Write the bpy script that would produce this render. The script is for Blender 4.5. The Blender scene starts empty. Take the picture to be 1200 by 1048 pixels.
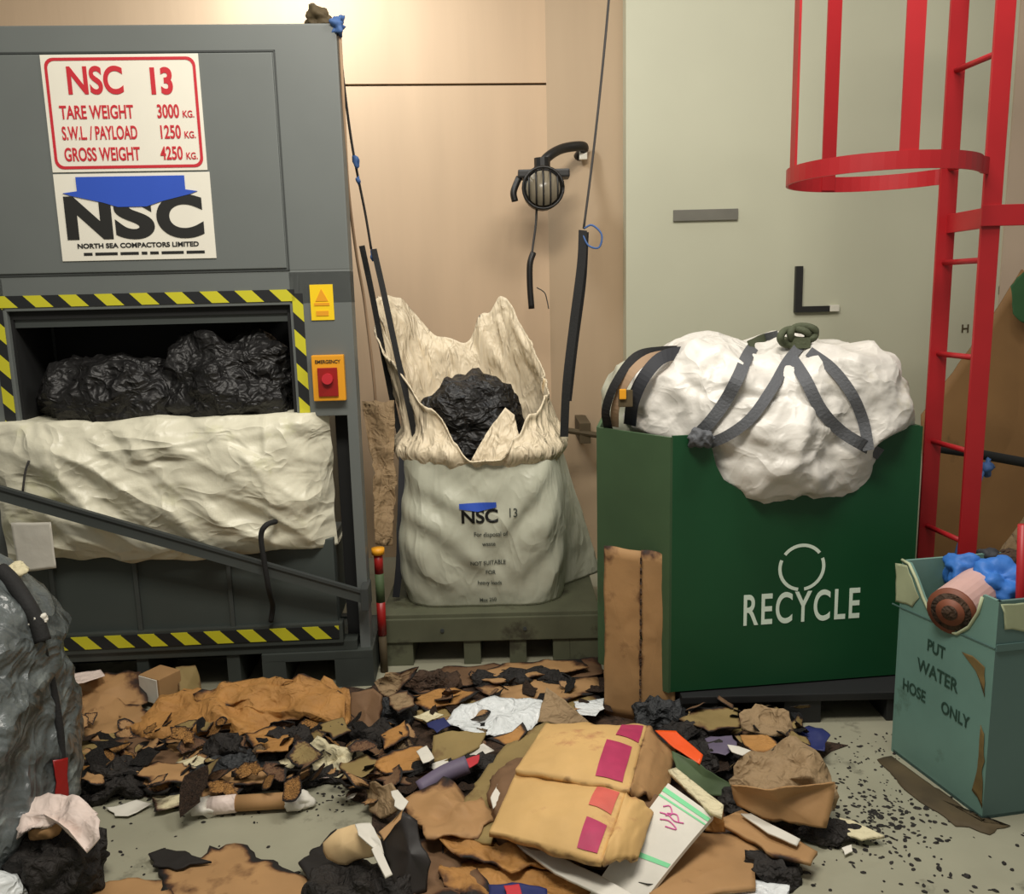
import bpy, bmesh, math, random
from mathutils import Vector, Matrix, noise
from mathutils.bvhtree import BVHTree
random.seed(7)
SC = bpy.context.scene
COL = SC.collection
# ------------------------------------------------------------------ camera
CAM_H, FPX = 1.5, 1000.0
PITCH, ROLL = math.radians(10), math.radians(1.4)
_F = Vector((0, math.cos(PITCH), -math.sin(PITCH)))
_U0 = Vector((0, math.sin(PITCH), math.cos(PITCH)))
_R0 = Vector((1, 0, 0))
_R = _R0*math.cos(ROLL) - _U0*math.sin(ROLL)
_U = _U0*math.cos(ROLL) + _R0*math.sin(ROLL)
_O = Vector((0, 0, CAM_H))
cd = bpy.data.cameras.new('camera'); cam = bpy.data.objects.new('camera', cd); COL.objects.link(cam)
cam.matrix_world = Matrix(((_R.x, _U.x, -_F.x, 0), (_R.y, _U.y, -_F.y, 0), (_R.z, _U.z, -_F.z, CAM_H), (0, 0, 0, 1)))
cd.sensor_fit = 'HORIZONTAL'; cd.sensor_width = 36; cd.lens = 36*FPX/1200
cd.clip_start = .02
SC.camera = cam
# ------------------------------------------------------------------ world, lights, exposure
SC.view_settings.view_transform = 'Standard'; SC.view_settings.look = 'None'
SC.view_settings.gamma = 1; SC.view_settings.use_curve_mapping = False
SC.view_settings.exposure = 0.0
w = bpy.data.worlds.new('world'); SC.world = w; w.use_nodes = True
w.node_tree.nodes['Background'].inputs[0].default_value = (1.0, .95, .84, 1)
w.node_tree.nodes['Background'].inputs[1].default_value = .24
def area(name, loc, target, sx, sy, power, col):
    l = bpy.data.lights.new(name, 'AREA'); l.shape = 'RECTANGLE'; l.size = sx; l.size_y = sy
    l.energy = power; l.color = col
    o = bpy.data.objects.new(name, l); COL.objects.link(o); o.location = loc
    o.rotation_euler = (Vector(target)-Vector(loc)).to_track_quat('-Z', 'Y').to_euler()
    return o
area('ceiling_light', (-.3, 1.2, 3.6), (0, 3.0, .6), 1.3, .6, 84, (1, .94, .84))
area('ceiling_light', (1.1, 2.3, 3.7), (1.1, 3.0, .5), 1.0, .5, 44, (1, .96, .9))
area('ceiling_light', (-1.0, 4.15, 3.35), (-.95, 4.9, 2.0), .5, .2, 20, (.92, .97, 1))
# ------------------------------------------------------------------ points
def ray(x, y): return _F + _R*((x-600)/FPX) - _U*((y-524)/FPX)
def G(x, y, z=0.0):                      # point of the scene at height z
    d = ray(x, y); return _O + d*((z-CAM_H)/d.z)
def AY(x, y, Y):                         # point of the scene at distance Y
    d = ray(x, y); return _O + d*(Y/d.y)
def PL(x, y, P, n):
    d = ray(x, y); n = Vector(n); return _O + d*(((Vector(P)-_O).dot(n))/d.dot(n))
# ------------------------------------------------------------------ materials
def lin(c): return tuple(((v/255)/12.92 if v/255 <= .04045 else ((v/255+.055)/1.055)**2.4) for v in c) + (1,)
MATS = {}
def mat(name, rgb, rough=.6, metal=0, var=.12, vscale=6, bump=0, bscale=30, spec=.5, char=False, stain=None, sst=.0, sscale=3, bdist=.01, stretch=None, trans=0, crump=None):
    m = bpy.data.materials.new(name); m.use_nodes = True; MATS[name] = m
    nt = m.node_tree; N = nt.nodes; Lk = nt.links; b = N['Principled BSDF']
    tc = N.new('ShaderNodeTexCoord'); mp = N.new('ShaderNodeMapping'); Lk.new(tc.outputs['Object'], mp.inputs[0])
    if stretch: mp.inputs['Scale'].default_value = stretch
    c = lin(rgb)
    nz = N.new('ShaderNodeTexNoise'); nz.inputs['Scale'].default_value = vscale; nz.inputs['Detail'].default_value = 6
    Lk.new(mp.outputs[0], nz.inputs['Vector'])
    mr = N.new('ShaderNodeMapRange'); mr.inputs['From Min'].default_value = .3; mr.inputs['From Max'].default_value = .7
    mr.inputs['To Min'].default_value = 1-var; mr.inputs['To Max'].default_value = 1+var
    Lk.new(nz.outputs['Fac'], mr.inputs['Value'])
    vm = N.new('ShaderNodeVectorMath'); vm.operation = 'SCALE'; vm.inputs[0].default_value = c[:3]
    Lk.new(mr.outputs[0], vm.inputs['Scale'])
    out = vm.outputs[0]
    if stain:
        n2 = N.new('ShaderNodeTexNoise'); n2.inputs['Scale'].default_value = sscale; n2.inputs['Detail'].default_value = 8; n2.inputs['Roughness'].default_value = .65
        Lk.new(mp.outputs[0], n2.inputs['Vector'])
        r2 = N.new('ShaderNodeMapRange'); r2.inputs['From Min'].default_value = .68-sst*.3; r2.inputs['From Max'].default_value = .76-sst*.2
        Lk.new(n2.outputs['Fac'], r2.inputs['Value'])
        mx = N.new('ShaderNodeMix'); mx.data_type = 'RGBA'; Lk.new(r2.outputs[0], mx.inputs[0])
        Lk.new(out, mx.inputs[6]); mx.inputs[7].default_value = lin(stain); out = mx.outputs[2]
    if char:
        at = N.new('ShaderNodeAttribute'); at.attribute_name = 'char'
        n3 = N.new('ShaderNodeTexNoise'); n3.inputs['Scale'].default_value = 22; n3.inputs['Detail'].default_value = 6
        Lk.new(tc.outputs['Object'], n3.inputs['Vector'])
        ad = N.new('ShaderNodeMath'); ad.operation = 'MULTIPLY_ADD'; Lk.new(n3.outputs['Fac'], ad.inputs[0]); ad.inputs[1].default_value = .9
        Lk.new(at.outputs['Fac'], ad.inputs[2])
        r3 = N.new('ShaderNodeMapRange'); r3.inputs['From Min'].default_value = .72; r3.inputs['From Max'].default_value = 1.0
        Lk.new(ad.outputs[0], r3.inputs['Value'])
        rp = N.new('ShaderNodeValToRGB'); e = rp.color_ramp.elements
        e[0].position = 0; e[0].color = (0, 0, 0, 1); e[1].position = 1; e[1].color = (1, 1, 1, 1)
        m1 = N.new('ShaderNodeMix'); m1.data_type = 'RGBA'; Lk.new(r3.outputs[0], m1.inputs[0]); Lk.new(out, m1.inputs[6]); m1.inputs[7].default_value = lin((82, 48, 24))
        r4 = N.new('ShaderNodeMapRange'); r4.inputs['From Min'].default_value = .9; r4.inputs['From Max'].default_value = 1.12
        Lk.new(ad.outputs[0], r4.inputs['Value'])
        m2 = N.new('ShaderNodeMix'); m2.data_type = 'RGBA'; Lk.new(r4.outputs[0], m2.inputs[0]); Lk.new(m1.outputs[2], m2.inputs[6]); m2.inputs[7].default_value = lin((26, 22, 19))
        out = m2.outputs[2]
    Lk.new(out, b.inputs['Base Color'])
    b.inputs['Roughness'].default_value = rough; b.inputs['Metallic'].default_value = metal
    b.inputs['Specular IOR Level'].default_value = spec
    if trans: b.inputs['Transmission Weight'].default_value = trans
    if bump:
        nb = N.new('ShaderNodeTexNoise'); nb.inputs['Scale'].default_value = bscale; nb.inputs['Detail'].default_value = 5
        Lk.new(mp.outputs[0], nb.inputs['Vector'])
        bp = N.new('ShaderNodeBump'); bp.inputs['Strength'].default_value = bump; bp.inputs['Distance'].default_value = bdist
        Lk.new(nb.outputs['Fac'], bp.inputs['Height']); Lk.new(bp.outputs[0], b.inputs['Normal'])
        if crump:                       # sharp creases: ridged noise, two scales
            prev = bp
            for sc_, ds_ in ((crump[0], crump[1]), (crump[0]*2.6, crump[1]*(crump[3] if len(crump) > 3 else .45))):
                nw = N.new('ShaderNodeTexNoise'); nw.inputs['Scale'].default_value = sc_; nw.inputs['Detail'].default_value = 2; nw.inputs['Distortion'].default_value = .6
                mp2 = N.new('ShaderNodeMapping'); mp2.inputs['Scale'].default_value = crump[2]; mp2.inputs['Rotation'].default_value = (.3, .4, .5); Lk.new(tc.outputs['Object'], mp2.inputs[0]); Lk.new(mp2.outputs[0], nw.inputs['Vector'])
                s1_ = N.new('ShaderNodeMath'); s1_.operation = 'SUBTRACT'; Lk.new(nw.outputs['Fac'], s1_.inputs[0]); s1_.inputs[1].default_value = .5
                s2_ = N.new('ShaderNodeMath'); s2_.operation = 'ABSOLUTE'; Lk.new(s1_.outputs[0], s2_.inputs[0])
                s3_ = N.new('ShaderNodeMath'); s3_.operation = 'MULTIPLY'; Lk.new(s2_.outputs[0], s3_.inputs[0]); s3_.inputs[1].default_value = -4.0
                b2 = N.new('ShaderNodeBump'); b2.inputs['Strength'].default_value = 1; b2.inputs['Distance'].default_value = ds_
                Lk.new(s3_.outputs[0], b2.inputs['Height']); Lk.new(prev.outputs[0], b2.inputs['Normal']); prev = b2
            Lk.new(prev.outputs[0], b.inputs['Normal'])
    return m
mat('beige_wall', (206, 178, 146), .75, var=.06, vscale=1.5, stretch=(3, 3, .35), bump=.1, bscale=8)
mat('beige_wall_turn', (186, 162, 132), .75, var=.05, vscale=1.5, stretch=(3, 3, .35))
mat('white_wall', (196, 196, 172), .55, var=.05, vscale=1.2, bump=.05, bscale=6)
mat('pink_wall', (190, 170, 148), .7, var=.06, vscale=2)
mat('floor_paint', (152, 150, 130), .42, var=.1, vscale=3, stain=(98, 96, 82), sst=.25, sscale=5, bump=.15, bscale=14)
mat('grey_paint', (104, 109, 107), .5, var=.05, vscale=3, stain=(128, 134, 128), sst=-.05, sscale=4)
mat('grey_dark', (66, 71, 69), .55, var=.08, vscale=4)
mat('grey_edge', (58, 62, 61), .6)
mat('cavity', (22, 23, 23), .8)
mat('lower_grey', (66, 73, 70), .55, var=.08, vscale=3)
mat('feet_grey', (60, 65, 61), .6, var=.15, vscale=6)
mat('sign_white', (232, 228, 214), .45, var=.02)
mat('sign_red', (196, 40, 52), .5, var=.05)
mat('sign_blue', (46, 84, 190), .5, var=.03)
mat('sign_black', (34, 34, 32), .5, var=.03)
mat('sticker_yellow', (246, 208, 20), .5, var=.03)
mat('sticker_orange', (232, 160, 30), .5, var=.03)
mat('switch_red', (150, 26, 24), .4, var=.05)
mat('sack_white', (222, 218, 196), .4, var=.05, vscale=5, bump=.25, bscale=30, bdist=.01, stain=(206, 204, 168), sst=.3, sscale=3, crump=(2.4, .030, (1, 1, 1.5), .22))
mat('bag_green_white', (188, 189, 170), .45, var=.05, vscale=4, bump=.15, bscale=40, bdist=.006, crump=(3, .012, (1.4, 1.4, .6), .3))
mat('liner_cream', (230, 214, 184), .5, var=.08, vscale=5, bump=.2, bscale=30, bdist=.01, crump=(5, 0.016, (1.6, 1.6, 0.5)))
mat('bag_white', (218, 214, 206), .4, var=.05, vscale=5, bump=.2, bscale=34, bdist=.01, stain=(186, 178, 156), sst=.25, sscale=3, crump=(3, .020, (1, 1, 1.2), .25))
mat('bag_black', (22, 21, 21), .5, var=.2, vscale=6, bump=.35, bscale=30, bdist=.02, crump=(6, 0.02, (1, 1, 1.3)))
mat('webbing_black', (26, 26, 26), .8, bump=.2, bscale=120)
mat('webbing_grey', (86, 88, 92), .7, bump=.3, bscale=120)
mat('webbing_green', (74, 80, 58), .8, bump=.3, bscale=120)
mat('rope_dark', (60, 58, 56), .8)
mat('rope_blue', (62, 96, 150), .7)
mat('rope_tan', (168, 140, 112), .8)
mat('pallet_green', (88, 90, 70), .65, var=.2, vscale=6, stain=(60, 58, 44), sst=.4, sscale=6)
mat('pallet_black', (26, 27, 28), .6)
mat('green_paint', (14, 70, 38), .5, var=.08, vscale=3, bump=.1, bscale=12)
mat('green_dull', (64, 90, 60), .6, var=.12, vscale=4, stain=(60, 66, 44), sst=.3, sscale=3)
mat('stencil_white', (222, 238, 222), .6, var=.05)
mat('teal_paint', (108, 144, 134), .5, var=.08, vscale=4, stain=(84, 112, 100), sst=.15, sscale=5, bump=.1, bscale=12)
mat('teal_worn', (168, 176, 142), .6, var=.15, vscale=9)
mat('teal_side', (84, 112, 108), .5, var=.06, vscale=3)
mat('rust', (112, 92, 52), .8, var=.3, vscale=14)
mat('stencil_dark', (36, 66, 54), .7)
mat('ladder_red', (168, 30, 36), .42, var=.08, vscale=5)
mat('board_brown', (140, 104, 62), .75, var=.14, vscale=3, stain=(92, 78, 44), sst=.2, sscale=3)
mat('board_green', (44, 84, 46), .8, var=.15)
mat('lamp_black', (26, 24, 22), .45)
mat('lamp_lens', (150, 140, 120), .25)
mat('bulb_white', (230, 226, 210), .3)
mat('grey_tag', (112, 110, 100), .6)
mat('bale_grey', (92, 98, 98), .3, var=.3, vscale=7, bump=.6, bscale=12, bdist=.03, stain=(150, 158, 154), sst=.3, sscale=5, crump=(4, 0.024, (1, 1, 1)))
mat('card', (166, 128, 84), .75, var=.12, vscale=6, char=True, bump=.15, bscale=20)
mat('card_orange', (172, 124, 66), .75, var=.16, vscale=8, char=True, bump=.3, bscale=14, crump=(8, 0.008, (1, 1, 1)))
mat('card_dark', (112, 84, 58), .8, var=.18, vscale=8, char=True, bump=.3, bscale=20)
mat('card_olive', (140, 120, 74), .8, var=.12, vscale=6, char=True, bump=.2, bscale=20)
mat('card_gold', (206, 168, 108), .7, var=.1, vscale=5, char=True, stain=(176, 122, 84), sst=.32, sscale=6, bump=.2, bscale=16)
mat('card_grey', (146, 122, 90), .8, var=.1, vscale=6, char=True, bump=.3, bscale=20, crump=(9, 0.01, (1, 1, 1)))
mat('paper_white', (216, 212, 200), .7, var=.10, char=True, bump=.2, bscale=20)
mat('paper_cream', (214, 204, 168), .7, var=.08, char=True, bump=.2, bscale=20, crump=(10, 0.008, (1, 1, 1)))
mat('paper_pink', (226, 208, 198), .6, var=.08, bump=.1, crump=(8,.006,(1,1,1)), char=True)
mat('plastic_white', (222, 226, 226), .35, var=.05, char=True, bump=.4, bscale=12, crump=(9, 0.01, (1, 1, 1)))
mat('ash_black', (34, 30, 27), .8, var=.4, vscale=16, bump=.5, bscale=30, crump=(14, 0.012, (1, 1, 1)))
mat('ash_brown', (64, 46, 32), .85, var=.4, vscale=16, bump=.5, bscale=30, crump=(14, 0.012, (1, 1, 1)))
mat('ash_blue', (46, 48, 50), .7, var=.3, vscale=16, bump=.5, bscale=30, crump=(14, 0.012, (1, 1, 1)))
mat('magenta', (176, 52, 92), .6, var=.1, vscale=20)
mat('salmon', (206, 96, 84), .6, var=.1, vscale=20)
mat('cream_smooth', (224, 194, 146), .6, var=.1, vscale=8)
mat('slab_dark', (40, 36, 34), .5, var=.3, vscale=10)
mat('mint', (120, 210, 150), .6)
mat('pink_ink', (220, 110, 170), .6)
mat('orange_plastic', (236, 86, 26), .4)
mat('dark_green', (70, 88, 56), .7, var=.2, vscale=10, char=True)
mat('blue_cloth', (48, 110, 190), .6, var=.15, bump=.3, bscale=20)
mat('blue_dark', (36, 44, 96), .55, var=.2, char=True)
mat('violet', (104, 94, 116), .6, var=.2, char=True)
mat('red_bit', (190, 50, 60), .6, char=True)
mat('roll_brown', (118, 66, 44), .6, var=.2, vscale=12)
mat('roll_pink', (196, 160, 152), .6)
mat('bundle_dark', (44, 46, 52), .7, var=.2)
mat('print_grey', (92, 98, 90), .7)
mat('grime', (78, 66, 44), .8, var=.3, vscale=8)
# warning tape
m = bpy.data.materials.new('hazard'); m.use_nodes = True; nt = m.node_tree
tc = nt.nodes.new('ShaderNodeTexCoord'); sx = nt.nodes.new('ShaderNodeSeparateXYZ'); nt.links.new(tc.outputs['Object'], sx.inputs[0])
a = nt.nodes.new('ShaderNodeMath'); a.operation = 'ADD'; nt.links.new(sx.outputs[0], a.inputs[0]); nt.links.new(sx.outputs[2], a.inputs[1])
d = nt.nodes.new('ShaderNodeMath'); d.operation = 'DIVIDE'; nt.links.new(a.outputs[0], d.inputs[0]); d.inputs[1].default_value = .125
fr = nt.nodes.new('ShaderNodeMath'); fr.operation = 'FRACT'; nt.links.new(d.outputs[0], fr.inputs[0])
lt = nt.nodes.new('ShaderNodeMath'); lt.operation = 'LESS_THAN'; nt.links.new(fr.outputs[0], lt.inputs[0]); lt.inputs[1].default_value = .5
mx = nt.nodes.new('ShaderNodeMix'); mx.data_type = 'RGBA'; nt.links.new(lt.outputs[0], mx.inputs[0])
mx.inputs[6].default_value = lin((30, 32, 34)); mx.inputs[7].default_value = lin((206, 200, 44))
nt.links.new(mx.outputs[2], nt.nodes['Principled BSDF'].inputs['Base Color']); nt.nodes['Principled BSDF'].inputs['Roughness'].default_value = .5
MATS['hazard'] = m
# ------------------------------------------------------------------ mesh helpers
def link(name, me, m, parent=None, smooth=False):
    o = bpy.data.objects.new(name, me); COL.objects.link(o)
    if m: me.materials.append(MATS[m])
    if smooth:
        for p in me.polygons: p.use_smooth = True
    if parent: o.parent = parent
    return o
def fin(name, bm, m, parent=None, smooth=False, recalc=True):
    if recalc: bmesh.ops.recalc_face_normals(bm, faces=bm.faces[:])
    me = bpy.data.meshes.new(name); bm.to_mesh(me); bm.free()
    return link(name, me, m, parent, smooth)
def tag(o, label, cat, group=None, kind=None):
    if label: o['label'] = label
    if cat: o['category'] = cat
    if group: o['group'] = group
    if kind: o['kind'] = kind
    return o
def empty(name, loc, label, cat, rz=0, group=None):
    o = bpy.data.objects.new(name, None); COL.objects.link(o); o.location = loc; o.rotation_euler = (0, 0, rz)
    o.empty_display_size = .1
    return tag(o, label, cat, group)
def box(bm, x0, x1, y0, y1, z0, z1, bev=0, M=None):
    r = bmesh.ops.create_cube(bm, size=1)
    vs = r['verts']
    bmesh.ops.scale(bm, vec=(x1-x0, y1-y0, z1-z0), verts=vs)
    bmesh.ops.translate(bm, vec=((x0+x1)/2, (y0+y1)/2, (z0+z1)/2), verts=vs)
    if bev:
        es = list({e for v in vs for e in v.link_edges})
        g = bmesh.ops.bevel(bm, geom=es, offset=bev, segments=2, affect='EDGES', profile=.7)
        vs = [v for v in g['verts']]
        vs = list({v for f in g['faces'] for v in f.verts} | set(vs))
    if M is not None: bmesh.ops.transform(bm, matrix=M, verts=vs)
    return bm
def nb(): return bmesh.new()
def curve_pts(pts, n=6):                 # Catmull-Rom
    P = [Vector(p) for p in pts]
    if len(P) < 3: return P
    Q = [P[0]*2-P[1]] + P + [P[-1]*2-P[-2]]
    out = []
    for i in range(1, len(Q)-2):
        a, b, c, d = Q[i-1], Q[i], Q[i+1], Q[i+2]
        for k in range(n):
            t = k/n
            out.append(.5*((2*b)+(c-a)*t+(2*a-5*b+4*c-d)*t*t+(3*b-a-3*c+d)*t**3))
    out.append(P[-1]); return out
def tube(bm, pts, r, seg=8, smooth=True, n=6, closed=False):
    P = curve_pts(pts, n) if smooth else [Vector(p) for p in pts]
    rs = r if isinstance(r, (list, tuple)) else None
    rings = []
    up = None
    for i, p in enumerate(P):
        t = (P[min(i+1, len(P)-1)]-P[max(i-1, 0)]).normalized()
        if up is None:
            up = t.orthogonal().normalized()
        up = (up - t*up.dot(t)).normalized(); s = t.cross(up)
        rr = r if rs is None else rs[0]+(rs[1]-rs[0])*i/(len(P)-1)
        rings.append([bm.verts.new(p+(up*math.cos(2*math.pi*k/seg)+s*math.sin(2*math.pi*k/seg))*rr) for k in range(seg)])
    for a, b in zip(rings, rings[1:]):
        for k in range(seg): bm.faces.new((a[k], a[(k+1) % seg], b[(k+1) % seg], b[k]))
    bm.faces.new(rings[0][::-1]); bm.faces.new(rings[-1])
    return bm
def ribbon(bm, pts, w, t, nrm, n=6):     # flat strap: width w across, thickness t along nrm (vector or list)
    P = curve_pts(pts, n)
    rings = []
    for i, p in enumerate(P):
        tg = (P[min(i+1, len(P)-1)]-P[max(i-1, 0)]).normalized()
        nn = nrm[min(int(i/n), len(nrm)-1)] if isinstance(nrm, list) else nrm
        nn = Vector(nn); s = tg.cross(nn).normalized(); u = s.cross(tg).normalized()
        rings.append([bm.verts.new(p+s*a*w/2+u*b*t/2) for a, b in ((-1, -1), (1, -1), (1, 1), (-1, 1))])
    for a, b in zip(rings, rings[1:]):
        for k in range(4): bm.faces.new((a[k], a[(k+1) % 4], b[(k+1) % 4], b[k]))
    bm.faces.new(rings[0][::-1]); bm.faces.new(rings[-1])
    return bm
def prism(bm, pts, off):                 # polygon (3D points) thickened by vector off
    A = [bm.verts.new(Vector(p)) for p in pts]; B = [bm.verts.new(Vector(p)+Vector(off)) for p in pts]
    fs = [bm.faces.new(A), bm.faces.new(B[::-1])]
    for i in range(len(A)):
        j = (i+1) % len(A); bm.faces.new((A[i], A[j], B[j], B[i]))
    return bm
def fbm(p, o=4):
    s = 0; a = 1; q = Vector(p)
    for _ in range(o): s += a*noise.noise(q); q = q*2.03+Vector((3.1, 1.7, 5.3)); a *= .5
    return s
def ridge(p, o=3):
    s = 0; a = 1; q = Vector(p)
    for _ in range(o): s += a*(.75-2.6*abs(noise.noise(q))); q = q*1.9+Vector((7.1, 2.7, 1.3)); a *= .55
    return s
_seed = [0]
def sheet_bm(pts, amp=.01, freq=9, thick=.004, tear=.008, rings=8, dome=0, char=.0, cedge=.0, crease=0, minz=.003, seglen=.02, flat=False):
    """crumpled piece of sheet: outline pts (3D), returns bmesh with a float layer 'char'"""
    _seed[0] += 1; sd = Vector((_seed[0]*3.7, _seed[0]*1.9, _seed[0]*.77))
    P = [Vector(p) for p in pts]; c = sum(P, Vector())/len(P)
    nrm = Vector()
    for i in range(len(P)): nrm += (P[i]-c).cross(P[(i+1) % len(P)]-c)
    nrm.normalize()
    if nrm.z < 0 or (abs(nrm.z) < .05 and nrm.y > 0): nrm = -nrm
    out = []
    for i in range(len(P)):
        a, b = P[i], P[(i+1) % len(P)]; k = max(2, int((b-a).length/seglen))
        for j in range(k):
            q = a.lerp(b, j/k)
            f = fbm(q*22+sd, 3)*tear*1.4 + noise.noise(q*7+sd)*tear*1.2
            if j == 0: f *= .4
            out.append(q+(q-c).normalized()*f)
    n = len(out); bm = bmesh.new(); ch = bm.verts.layers.float.new('char')
    def disp(q, r):
        h = amp*fbm(q*freq+sd, 3) + crease*ridge(q*freq*.5+sd, 2) + dome*(1-r*r)
        q = q+nrm*h
        return q
    def mk(q, r):
        top = disp(q, r); bot = top-nrm*thick
        lo = min(top.z, bot.z)
        if lo < minz: top.z += minz-lo; bot.z += minz-lo
        cv = char + cedge*(r**4)*(1.0+.9*noise.noise(q*11+sd)) + .35*fbm(q*6-sd, 2)*(1 if (char or cedge) else 0)
        a = bm.verts.new(top); b = bm.verts.new(bot); a[ch] = b[ch] = max(0, cv)
        return a, b
    cc = mk(c, 0); prev = None
    for k in range(1, rings+1):
        r = k/rings
        ring = [mk(c.lerp(q, r), r) for q in out]
        for i in range(n):
            j = (i+1) % n
            if prev is None:
                bm.faces.new((cc[0], ring[i][0], ring[j][0])); bm.faces.new((cc[1], ring[j][1], ring[i][1]))
            else:
                bm.faces.new((prev[i][0], ring[i][0], ring[j][0], prev[j][0])); bm.faces.new((prev[j][1], ring[j][1], ring[i][1], prev[i][1]))
        prev = ring
    for i in range(n):
        j = (i+1) % n; bm.faces.new((prev[i][0], prev[i][1], prev[j][1], prev[j][0]))
    return bm
def sheet(name, pts, m, parent=None, **k):
    return fin(name, sheet_bm(pts, **k), m, parent, smooth=True)
def blob_bm(c, s, e=2.6, amp=.03, freq=6, sub=5, flatz=None, ramp=.0, sd=None, rz=0):
    _seed[0] += 1; sd = Vector((_seed[0]*5.3, _seed[0]*2.9, _seed[0]*1.77)) if sd is None else sd
    bm = bmesh.new(); bmesh.ops.create_icosphere(bm, subdivisions=sub, radius=1)
    c = Vector(c); R = Matrix.Rotation(rz, 3, 'Z')
    for v in bm.verts:
        d = v.co.normalized()
        k = (abs(d.x)**e+abs(d.y)**e+abs(d.z)**e)**(-1/e)
        q = Vector((d.x*k*s[0], d.y*k*s[1], d.z*k*s[2]))
        h = amp*fbm(q*freq+sd, 4)+ramp*ridge(q*freq*.8+sd, 3)
        q = R@(q+d*h)
        q = c+q
        if flatz is not None and q.z < flatz: q.z = flatz
        v.co = q
    return bm
def blob(name, c, s, m, parent=None, **k):
    return fin(name, blob_bm(c, s, **k), m, parent, smooth=True)
def text_obj(s, size, m, parent, M, sx=1, off=0, name='lettering', ext=.0006, align='CENTER', sp=1):
    cu = bpy.data.curves.new('txt', 'FONT'); cu.body = s; cu.size = size; cu.align_x = align; cu.align_y = 'BOTTOM_BASELINE'
    cu.space_character = sp; cu.offset = off; cu.extrude = ext
    t = bpy.data.objects.new('txt', cu); COL.objects.link(t)
    dg = bpy.context.evaluated_depsgraph_get(); dg.update()
    me = bpy.data.meshes.new_from_object(t.evaluated_get(dg))
    bpy.data.objects.remove(t); me.materials.clear()
    me.transform(M @ Matrix.Diagonal((sx, 1, 1, 1)))
    me.name = name
    return link(name, me, m, parent)
def frameM(o, ex, ey):                  # matrix with text x along ex, text up along ey, at o
    ex = Vector(ex).normalized(); ey = Vector(ey).normalized(); ez = ex.cross(ey)
    return Matrix(((ex.x, ey.x, ez.x, o[0]), (ex.y, ey.y, ez.y, o[1]), (ex.z, ey.z, ez.z, o[2]), (0, 0, 0, 1)))
def st(o): o['kind'] = 'structure'; return o

# ================================================================== SETTING
bm = nb(); box(bm, -4, 5, -1.5, 5.2, -.1, 0); st(fin('floor', bm, 'floor_paint'))
bm = nb()
for z0_, z1_ in ((0, 2.632), (2.645, 4)): prism(bm, [(-4, 4.62, z0_), (.238, 4.93, z0_), (.238, 5.05, z0_), (-4, 4.74, z0_)], (0, 0, z1_-z0_))
st(fin('wall_back', bm, 'beige_wall'))
bm = nb(); prism(bm, [(-4, 4.64, 2.62), (.238, 4.95, 2.62), (.238, 5.03, 2.62), (-4, 4.72, 2.62)], (0, 0, .04)); tr = st(fin('trim_1', bm, 'grime'))
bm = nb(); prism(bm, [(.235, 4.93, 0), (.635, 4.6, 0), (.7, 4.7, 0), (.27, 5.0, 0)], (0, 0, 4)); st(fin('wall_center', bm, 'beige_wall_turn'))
bm = nb(); box(bm, .612, 2.62, 4.5, 4.62, 0, 4, .006); st(fin('wall_white', bm, 'white_wall'))
bm = nb(); prism(bm, [(2.55, 4.49, 0), (4.6, 4.30, 0), (4.6, 4.45, 0), (2.55, 4.6, 0)], (0, 0, 4)); st(fin('wall_right', bm, 'pink_wall'))
bm = nb(); tube(bm, [AY(655, 503, 4.50), AY(712, 512, 4.46), AY(760, 515, 4.44)], .016, smooth=False)
box(bm, .36, .42, 4.47, 4.80, .72, .83, .004); st(fin('trim_2', bm, 'grime'))
# marks on the white wall
p = AY(827, 252, 4.49); bm = nb(); box(bm, p.x-.165, p.x+.165, 4.485, 4.5, p.z-.028, p.z+.028, .003)
tag(fin('wall_tag', bm, 'grey_tag'), 'long narrow grey tag fixed flat on the white wall', 'tag')
a, b, c = AY(937, 312, 4.48), AY(938, 362, 4.48), AY(972, 362, 4.48)
bm = nb(); box(bm, a.x-.018, a.x+.018, 4.474, 4.5, b.z-.018, a.z); box(bm, a.x+.018, c.x, 4.474, 4.5, b.z-.018, b.z+.012)
lb = tag(fin('angle_bracket', bm, 'sign_black'), 'black L-shaped bracket on the white wall above the white sack', 'bracket')
bm = nb(); box(bm, c.x, c.x+.05, 4.474, 4.5, b.z-.018, b.z+.016, .004); fin('bracket_tip', bm, 'bulb_white', lb)
for (x, y, s, lab) in ((1134, 390, 'H', 'small faded lettering on the wall seen between the ladder rails'), (1176, 345, 'E', 'small dark lettering on the wall right of the ladder')):
    p = AY(x, y, 4.47)
    o = text_obj(s, .06, 'grime', None, frameM((p.x, 4.46 if p.x > 2.56 else 4.497, p.z), (1, 0, 0), (0, 0, 1)), 1, .001, name='wall_lettering')
    text = tag(o, lab, 'lettering')

# ================================================================== COMPACTOR
CX, CY, CT = -.577, 3.186, math.radians(3)
co = empty('waste_compactor', (CX, CY, 0), 'tall grey steel waste compactor with hazard tape and two white signs', 'waste compactor', CT)
X0 = -1.46; DP = 1.15
bm = nb()
box(bm, X0, 0, 0, .10, 1.61, 2.453, .006); box(bm, X0, -.26, .10, DP, 1.50, 2.44)   # upper body, narrower behind the front frame
box(bm, X0, -1.235, 0, DP, 1.06, 1.61, .004)                # left jamb
box(bm, -.225, 0, 0, .10, 1.075, 1.61, .004)                 # right jamb
box(bm, X0, 0, 0, .10, 1.49, 1.612, .004)                    # lintel
box(bm, -.04, 0, 0, .09, .02, 1.08, .003)                   # right post
box(bm, X0, -1.33, 0, .09, .02, 1.08, .003)
box(bm, X0, -.26, DP-.05, DP, .1, 1.7)                         # back
box(bm, -.272, -.26, .36, DP, .1, 1.2)                         # right side skin, set behind the post
fin('body', bm, 'grey_paint', co)
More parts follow.
